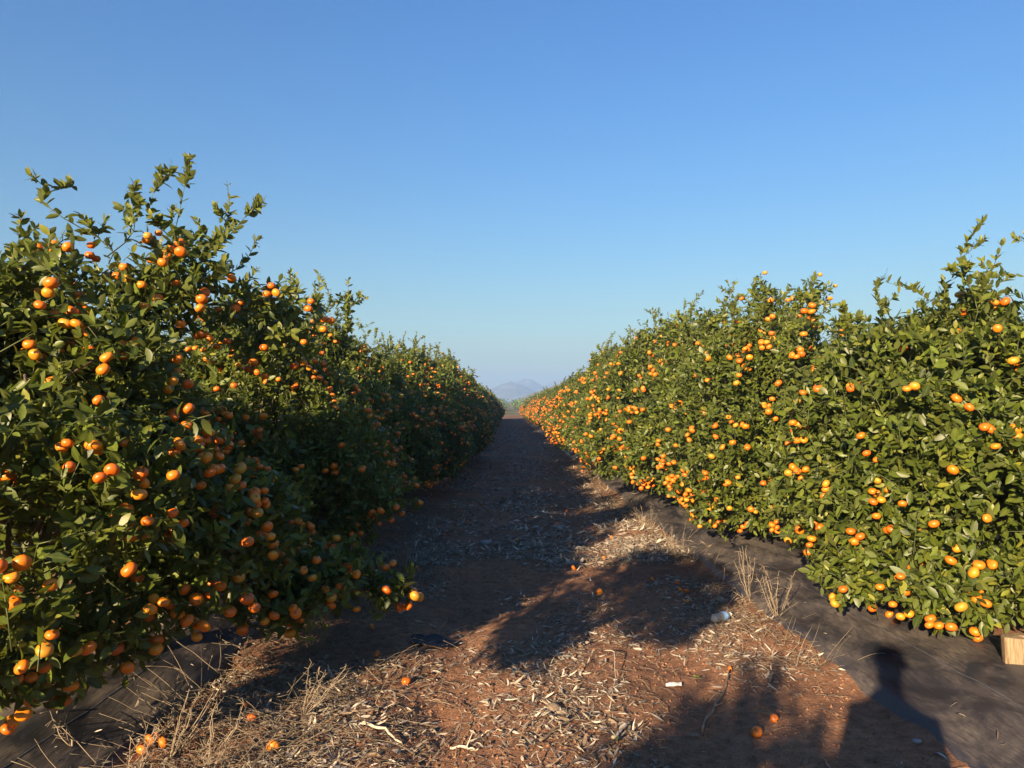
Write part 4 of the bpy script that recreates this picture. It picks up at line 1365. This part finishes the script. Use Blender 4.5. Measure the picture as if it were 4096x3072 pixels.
# stone
def stone(px, py, s, label, seed):
    V, F = fruit_template(10, 7)
    V = V * np.array([1.0, 0.75, 0.6]) * s
    V = V * (0.7 + 0.6 * fbm(V[:, 0] / s * 1.3 + seed, V[:, 1] / s * 1.3, V[:, 2] / s * 1.3, seed, 2)[:, None])
    x, y = at(px, py)
    tag(link('stone', mesh_np('stone', V, F, M['rock'], smooth=False), None, (x, y, gz(x, y) + 0.2 * s)), label, 'stone')
stone(1049, 1170, 0.075, 'grey angular stone in the shaded wheel track', 3)
stone(1970, 1603, 0.022, 'small pale pebble at the edge of the sunlit mat', 4)

# scrap of weed mat on the lane
x, y = at(940, 1378)
n = 15
rr = np.random.default_rng(2)
ang = np.linspace(0, 6.283, 25)[:-1]
rad_ = 0.135 * (1 + 0.18 * np.sin(ang * 2 + 1) + 0.12 * np.sin(ang * 5) + rr.normal(0, 0.05, 24))
ringv = []
for k in range(1, 6):
    f = k / 5
    ringv.append(np.stack([np.cos(ang) * rad_ * f * 1.05, np.sin(ang) * rad_ * f * 1.15, np.zeros(24)], -1))
V = np.concatenate([[[0, 0, 0]], *ringv])
V[:, 2] = ground_z(V[:, 0] + x, V[:, 1] + y) - gz(x, y) + 0.014 + 0.014 * fbm(V[:, 0] * 16, V[:, 1] * 16, 0, 4, 2)
F3 = np.array([(0, 1 + k, 1 + (k + 1) % 24) for k in range(24)])
F4 = np.array([(1 + r_ * 24 + k, 25 + r_ * 24 + k, 25 + r_ * 24 + (k + 1) % 24, 1 + r_ * 24 + (k + 1) % 24) for r_ in range(4) for k in range(24)])
o = link('mat_scrap', mesh_np('mat_scrap', V, [F3, F4], M['scrap']), None, (x, y, gz(x, y)))
tag(o, 'dark scrap of woven plastic lying on the shaded lane', 'plastic scrap')

# plastic water bottle, lying on its side
x, y = at(1556, 1342)
root = empty('plastic_bottle', (x, y, gz(x, y) + 0.036), R(38))
tag(root, 'crushed clear plastic water bottle with blue label on the shadow edge', 'bottle')
def lathe(prof, sides=20, crush=0.0, seed=0):
    P = np.array(prof, float)
    a = np.arange(sides) * 2 * np.pi / sides
    V = np.stack([np.stack([np.full(sides, t), r * np.cos(a), r * np.sin(a)], -1) for t, r in P])
    if crush:
        nz = fbm(V[..., 0] * 30, V[..., 1] * 30, V[..., 2] * 30, seed, 2) - 0.5
        V[..., 1:] *= (1 + crush * nz)[..., None]
    k = len(P)
    i, j = np.meshgrid(np.arange(sides), np.arange(k - 1))
    b0 = (j * sides + i).ravel()
    b1 = (j * sides + (i + 1) % sides).ravel()
    F = np.stack([b0, b1, b1 + sides, b0 + sides], -1)
    return V.reshape(-1, 3), F
bp_ = [(-0.105, 0.001), (-0.105, 0.022), (-0.10, 0.030), (-0.085, 0.032), (-0.08, 0.030), (-0.075, 0.032), (-0.06, 0.032), (-0.055, 0.0305), (-0.05, 0.032), (-0.03, 0.032), (-0.02, 0.0315), (0.03, 0.0315), (0.04, 0.032), (0.055, 0.029), (0.075, 0.02), (0.085, 0.013), (0.095, 0.0125)]
V, F = lathe(bp_, 20, 0.18, 3)
link('bottle_body', mesh_np('bottle_body', V, F, M['plastic']), root)
V, F = lathe([(-0.012, 0.0335), (0.0, 0.034), (0.014, 0.034), (0.03, 0.0335)], 20, 0.15, 3)
link('label_band', mesh_np('label_band', V, F, M['label']), root)
V, F = lathe([(0.09, 0.001), (0.09, 0.0145), (0.092, 0.015), (0.104, 0.015), (0.106, 0.014), (0.106, 0.001)], 20)
link('cap', mesh_np('cap', V, F, M['cap']), root)

# folded white paper scrap
x, y = at(1451, 1464)
root = empty('paper_scrap', (x, y, gz(x, y) + 0.012), R(8))
tag(root, 'crumpled white paper wrapper lying on sunlit litter', 'paper')
u = np.linspace(-1, 1, 9)
U, W = np.meshgrid(u, u)
Z = 0.012 * (1 - np.abs(W)) + 0.01 * (fbm(U * 2.2 + 3, W * 2.2, 0, 6, 2) - 0.5)
V = np.stack([U * 0.048 + 0.006 * W, W * 0.02, Z], -1).reshape(-1, 3)
i, j = np.meshgrid(np.arange(8), np.arange(8))
q = (j * 9 + i).ravel()
link('sheet', mesh_np('sheet', V, np.stack([q, q + 1, q + 10, q + 9], -1), M['paper']), root)
for k in range(4):
    cx_ = -0.012 + k * 0.013
    V = np.array([(cx_, -0.012, 0.0), (cx_ + 0.006, -0.012, 0.0), (cx_ + 0.006, -0.007, 0.0), (cx_, -0.007, 0.0)], float)
    zz = 0.012 * (1 - np.abs(V[:, 1] / 0.02)) + 0.01 * (fbm(V[:, 0] / 0.048 * 2.2 + 3, V[:, 1] / 0.02 * 2.2, 0, 6, 2) - 0.5)
    V[:, 2] = zz + 0.0012
    link('print_mark', mesh_np('print_mark', V, np.array([(0, 1, 2, 3)]), M['print']), root)

# wire pin standing in the dusty mat
x, y = at(482, 1497, 0.03)
zz = mat_z(-1, x, y) if x < -1.76 else gz(x, y)
P = np.array([[(0, 0, -0.03), (0.002, 0, 0.05), (0.012, 0.0, 0.062), (0.045, 0.0, 0.064), (0.055, 0.0, 0.055), (0.056, 0, -0.03)]], float)
V, F = tubes(P, np.full((1, 6), 0.0017), 6)
tag(link('wire_pin', mesh_np('wire_pin', V, F, M['wire']), None, (x, y, zz)), 'bent wire pin standing in the shaded edge of the dusty mat', 'wire pin')

# single dry leaves one can point at
def one_leaf(name, px, py, label, zg, ln, rz, age, r2, side=0, mt='litter'):
    x, y = at(px, py, zg)
    z = mat_z(side, x, y) if side else gz(x, y)
    V, F, A = leaves(LEAF_HI, np.array([[-ln / 2, 0, 0.006]]), np.array([[1.0, 0, 0.02]]), np.array([[0, 0.35, 1.0]]), np.array([ln]), np.array([0.32]), np.array([-0.15]), np.array([0.5]), np.array([age]), np.array([r2]))
    o = link(name, mesh_np(name, V, F, M[mt], {'lf': A}), None, (x, y, z + 0.006))
    o.rotation_euler = (0, 0, rz)
    tag(o, label, 'leaf')
one_leaf('fallen_leaf', 143, 1578, 'single yellow curled leaf lying on the dusty mat', 0.12, 0.07, 0.1, 0.2, 0.9, -1)
one_leaf('fallen_leaf', 1090, 1575, 'single tan leaf on bare sunlit soil', 0, 0.06, 0.6, 0.1, 0.9)
one_leaf('fallen_leaf', 1500, 1452, 'green leaf fallen near the small dry mandarin', 0, 0.055, 2.8, 0.3, 0.8, 0, 'leaf')
one_leaf('fallen_leaf', 1330, 1600, 'dull green leaf fallen by the grey splinter', 0, 0.06, 1.3, 0.1, 0.7, 0, 'leaf')

# wooden post end beside the nearest sunlit tree
x, y = 2.72, 3.98
z0 = float(ground_smooth(x, y)) - 0.06
bw, bd, bh = 0.08, 0.05, 0.24
rr = np.random.default_rng(3)
V = []
for zf in np.linspace(0, 1, 7):
    for a in range(12):
        th = a * 2 * math.pi / 12
        cx_ = math.copysign(abs(math.cos(th)) ** 0.35, math.cos(th)) * bw
        cy_ = math.copysign(abs(math.sin(th)) ** 0.35, math.sin(th)) * bd
        V.append((cx_ * (1 - 0.04 * zf) + rr.normal(0, 0.0012), cy_ + rr.normal(0, 0.0012), zf * bh + (rr.normal(0, 0.008) if zf == 1 else 0)))
V.append((0, 0, bh + 0.004))
F4 = np.array([(r_ * 12 + k, r_ * 12 + (k + 1) % 12, (r_ + 1) * 12 + (k + 1) % 12, (r_ + 1) * 12 + k) for r_ in range(6) for k in range(12)])
F3 = np.array([(72 + k, 72 + (k + 1) % 12, 84) for k in range(12)])
o = link('wooden_post', mesh_np('wooden_post', np.array(V), [F4, F3], M['wood'], smooth=False), None, (x, y, z0))
o.rotation_euler = (R(3), R(-4), R(-20))
tag(o, 'short pale wooden post at the foot of the nearest sunlit tree', 'post')

# ------------------------------------------------------------------ the person beside the camera, whose shadow falls on the mat
def person(loc, rz):
    root = empty('person', loc, rz)
    tag(root, 'person in dark shirt holding up a phone, casting the shadow on the mat', 'person')
    def skin(name, verts, edges, radii, mt, sub=2, rootv=0):
        me = bpy.data.meshes.new(name)
        me.from_pydata([Vector(v) for v in verts], edges, [])
        me.materials.append(mt)
        o = link(name, me, root)
        md = o.modifiers.new('skin', 'SKIN')
        md.use_smooth_shade = True
        for k, sv in enumerate(me.skin_vertices[0].data):
            sv.radius = radii[k] if isinstance(radii[k], tuple) else (radii[k], radii[k])
            sv.use_root = (k == rootv)
        if sub:
            s2 = o.modifiers.new('sub', 'SUBSURF')
            s2.levels = s2.render_levels = sub
        return o
    v = [(0, 0, .94), (0, 0, 1.08), (0, .01, 1.24), (0, 0, 1.40), (0, .01, 1.49), (0, .02, 1.56), (0, .03, 1.66), (0, .02, 1.74)]
    e = [(k, k + 1) for k in range(7)]
    r = [(.16, .11), (.145, .10), (.17, .115), (.15, .09), .06, .062, .088, .07]
    for sx in (-1, 1):
        b_ = len(v)
        v += [(sx * .16, 0, 1.40), (sx * .19, .08, 1.13), (sx * .12, .27, 1.26), (sx * .09, .33, 1.33)]
        e += [(3, b_), (b_, b_ + 1), (b_ + 1, b_ + 2), (b_ + 2, b_ + 3)]
        r += [.062, .046, .033, (.036, .02)]
        for k, (dx, dz) in enumerate(((.0, .085), (-.012, .08), (-.022, .07), (-.03, .055))):
            f0 = len(v)
            v += [(sx * (.085 + dx * .5), .35, 1.35 + .014 * (3 - k)), (sx * (.06 + dx * .3), .365, 1.355 + .016 * (3 - k))]
            e += [(b_ + 3, f0), (f0, f0 + 1)]
            r += [.010, .008]
        f0 = len(v)
        v += [(sx * .08, .31, 1.365), (sx * .06, .305, 1.39)]
        e += [(b_ + 3, f0), (f0, f0 + 1)]
        r += [.011, .009]
    for sx in (-1, 1):
        b_ = len(v)
        v += [(sx * .10, 0, .88), (sx * .11, .02, .50), (sx * .12, -.02, .09), (sx * .13, .14, .045)]
        e += [(0, b_), (b_, b_ + 1), (b_ + 1, b_ + 2), (b_ + 2, b_ + 3)]
        r += [.10, .065, .045, (.045, .035)]
    body = skin('body', v, e, r, M['skin'])
    # clothing
    skin('shirt', [(0, 0, .96), (0, 0, 1.10), (0, .01, 1.25), (0, 0, 1.40), (0, .005, 1.45), (-.165, 0, 1.40), (.165, 0, 1.40), (-.185, .07, 1.19), (.185, .07, 1.19)],
         [(0, 1), (1, 2), (2, 3), (3, 4), (3, 5), (3, 6), (5, 7), (6, 8)], [(.165, .125), (.15, .11), (.165, .12), (.14, .1), .08, .065, .065, .055, .055], M['shirt'])
    skin('trousers', [(0, 0, .98), (0, 0, .90), (-.10, 0, .84), (.10, 0, .84), (-.11, .02, .50), (.11, .02, .50), (-.12, -.01, .10), (.12, -.01, .10)],
         [(0, 1), (1, 2), (1, 3), (2, 4), (3, 5), (4, 6), (5, 7)], [(.17, .125), (.17, .125), .115, .115, .082, .082, .066, .066], M['jeans'])
    for sx in (-1, 1):
        skin('shoe', [(sx * .12, -.06, .045), (sx * .125, .05, .045), (sx * .135, .19, .038)], [(0, 1), (1, 2)], [(.048, .048), (.052, .048), (.045, .032)], M['shoe'])
    skin('hair', [(0, -.03, 1.64), (0, -.02, 1.71), (0, .02, 1.765)], [(0, 1), (1, 2)], [.085, .095, .075], M['hair'])
    # face
    V, F = fruit_template(10, 7)
    for sx in (-1, 1):
        link('eye', mesh_np('eye', V * .011, F, M['cap']), root, (sx * .032, .108, 1.665))
        link('ear', mesh_np('ear', V * np.array([.012, .022, .036]), F, M['skin']), root, (sx * .088, .02, 1.655))
    link('nose', mesh_np('nose', V * np.array([.014, .018, .026]), F, M['skin']), root, (0, .122, 1.64))
    link('mouth', mesh_np('mouth', V * np.array([.026, .008, .008]), F, plain('lips', (.35, .14, .11), .5)), root, (0, .106, 1.60))
    return root
PX, PY = -0.10, -0.38
PRZ = -0.42
pr = person((PX, PY, gz(PX, PY)), PRZ)
ph = np.array([(sx * .075, sy * .004, sz * .036) for sx in (-1, 1) for sy in (-1, 1) for sz in (-1, 1)], float)
po = empty('phone', (0, 0, 0), PRZ)
off = Matrix.Rotation(PRZ, 3, 'Z') @ Vector((0, .365, 1.385))
po.location = Vector((PX, PY, gz(PX, PY))) + off
tag(po, 'black phone held up in both hands of the person beside the camera', 'phone')
link('case', mesh_np('case', ph, cube_f, M['black'], smooth=False), po)
V, F = lathe([(0.0, 0.0005), (0.0, 0.007), (0.002, 0.007), (0.003, 0.0005)], 16)
link('lens', mesh_np('lens', V[:, [1, 0, 2]] + np.array([-.05, .004, .018]), F[:, ::-1], M['hose']), po)

# ------------------------------------------------------------------ haze: one box of air round everything
hm_, nt, b = mat('haze_air')
nt.nodes.remove(b)
pvn = nt.nodes.new('ShaderNodeVolumePrincipled')
pvn.inputs['Color'].default_value = (0.36, 0.6, 1.0, 1)
pvn.inputs['Density'].default_value = 0.0009
pvn.inputs['Anisotropy'].default_value = 0.0
LK(nt, pvn.outputs[0], nt.nodes['Material Output'].inputs['Volume'])
hx, hz0, hz1 = EXT + 60, -2.0, 92.0
V = np.array([(x_, y_, z_) for x_ in (-hx, hx) for y_ in (-120, hx) for z_ in (hz0, hz1)], float)
tag(link('haze', mesh_np('haze', V, cube_f, hm_, smooth=False)), 'thin pale haze hanging over the far land', kind='stuff')
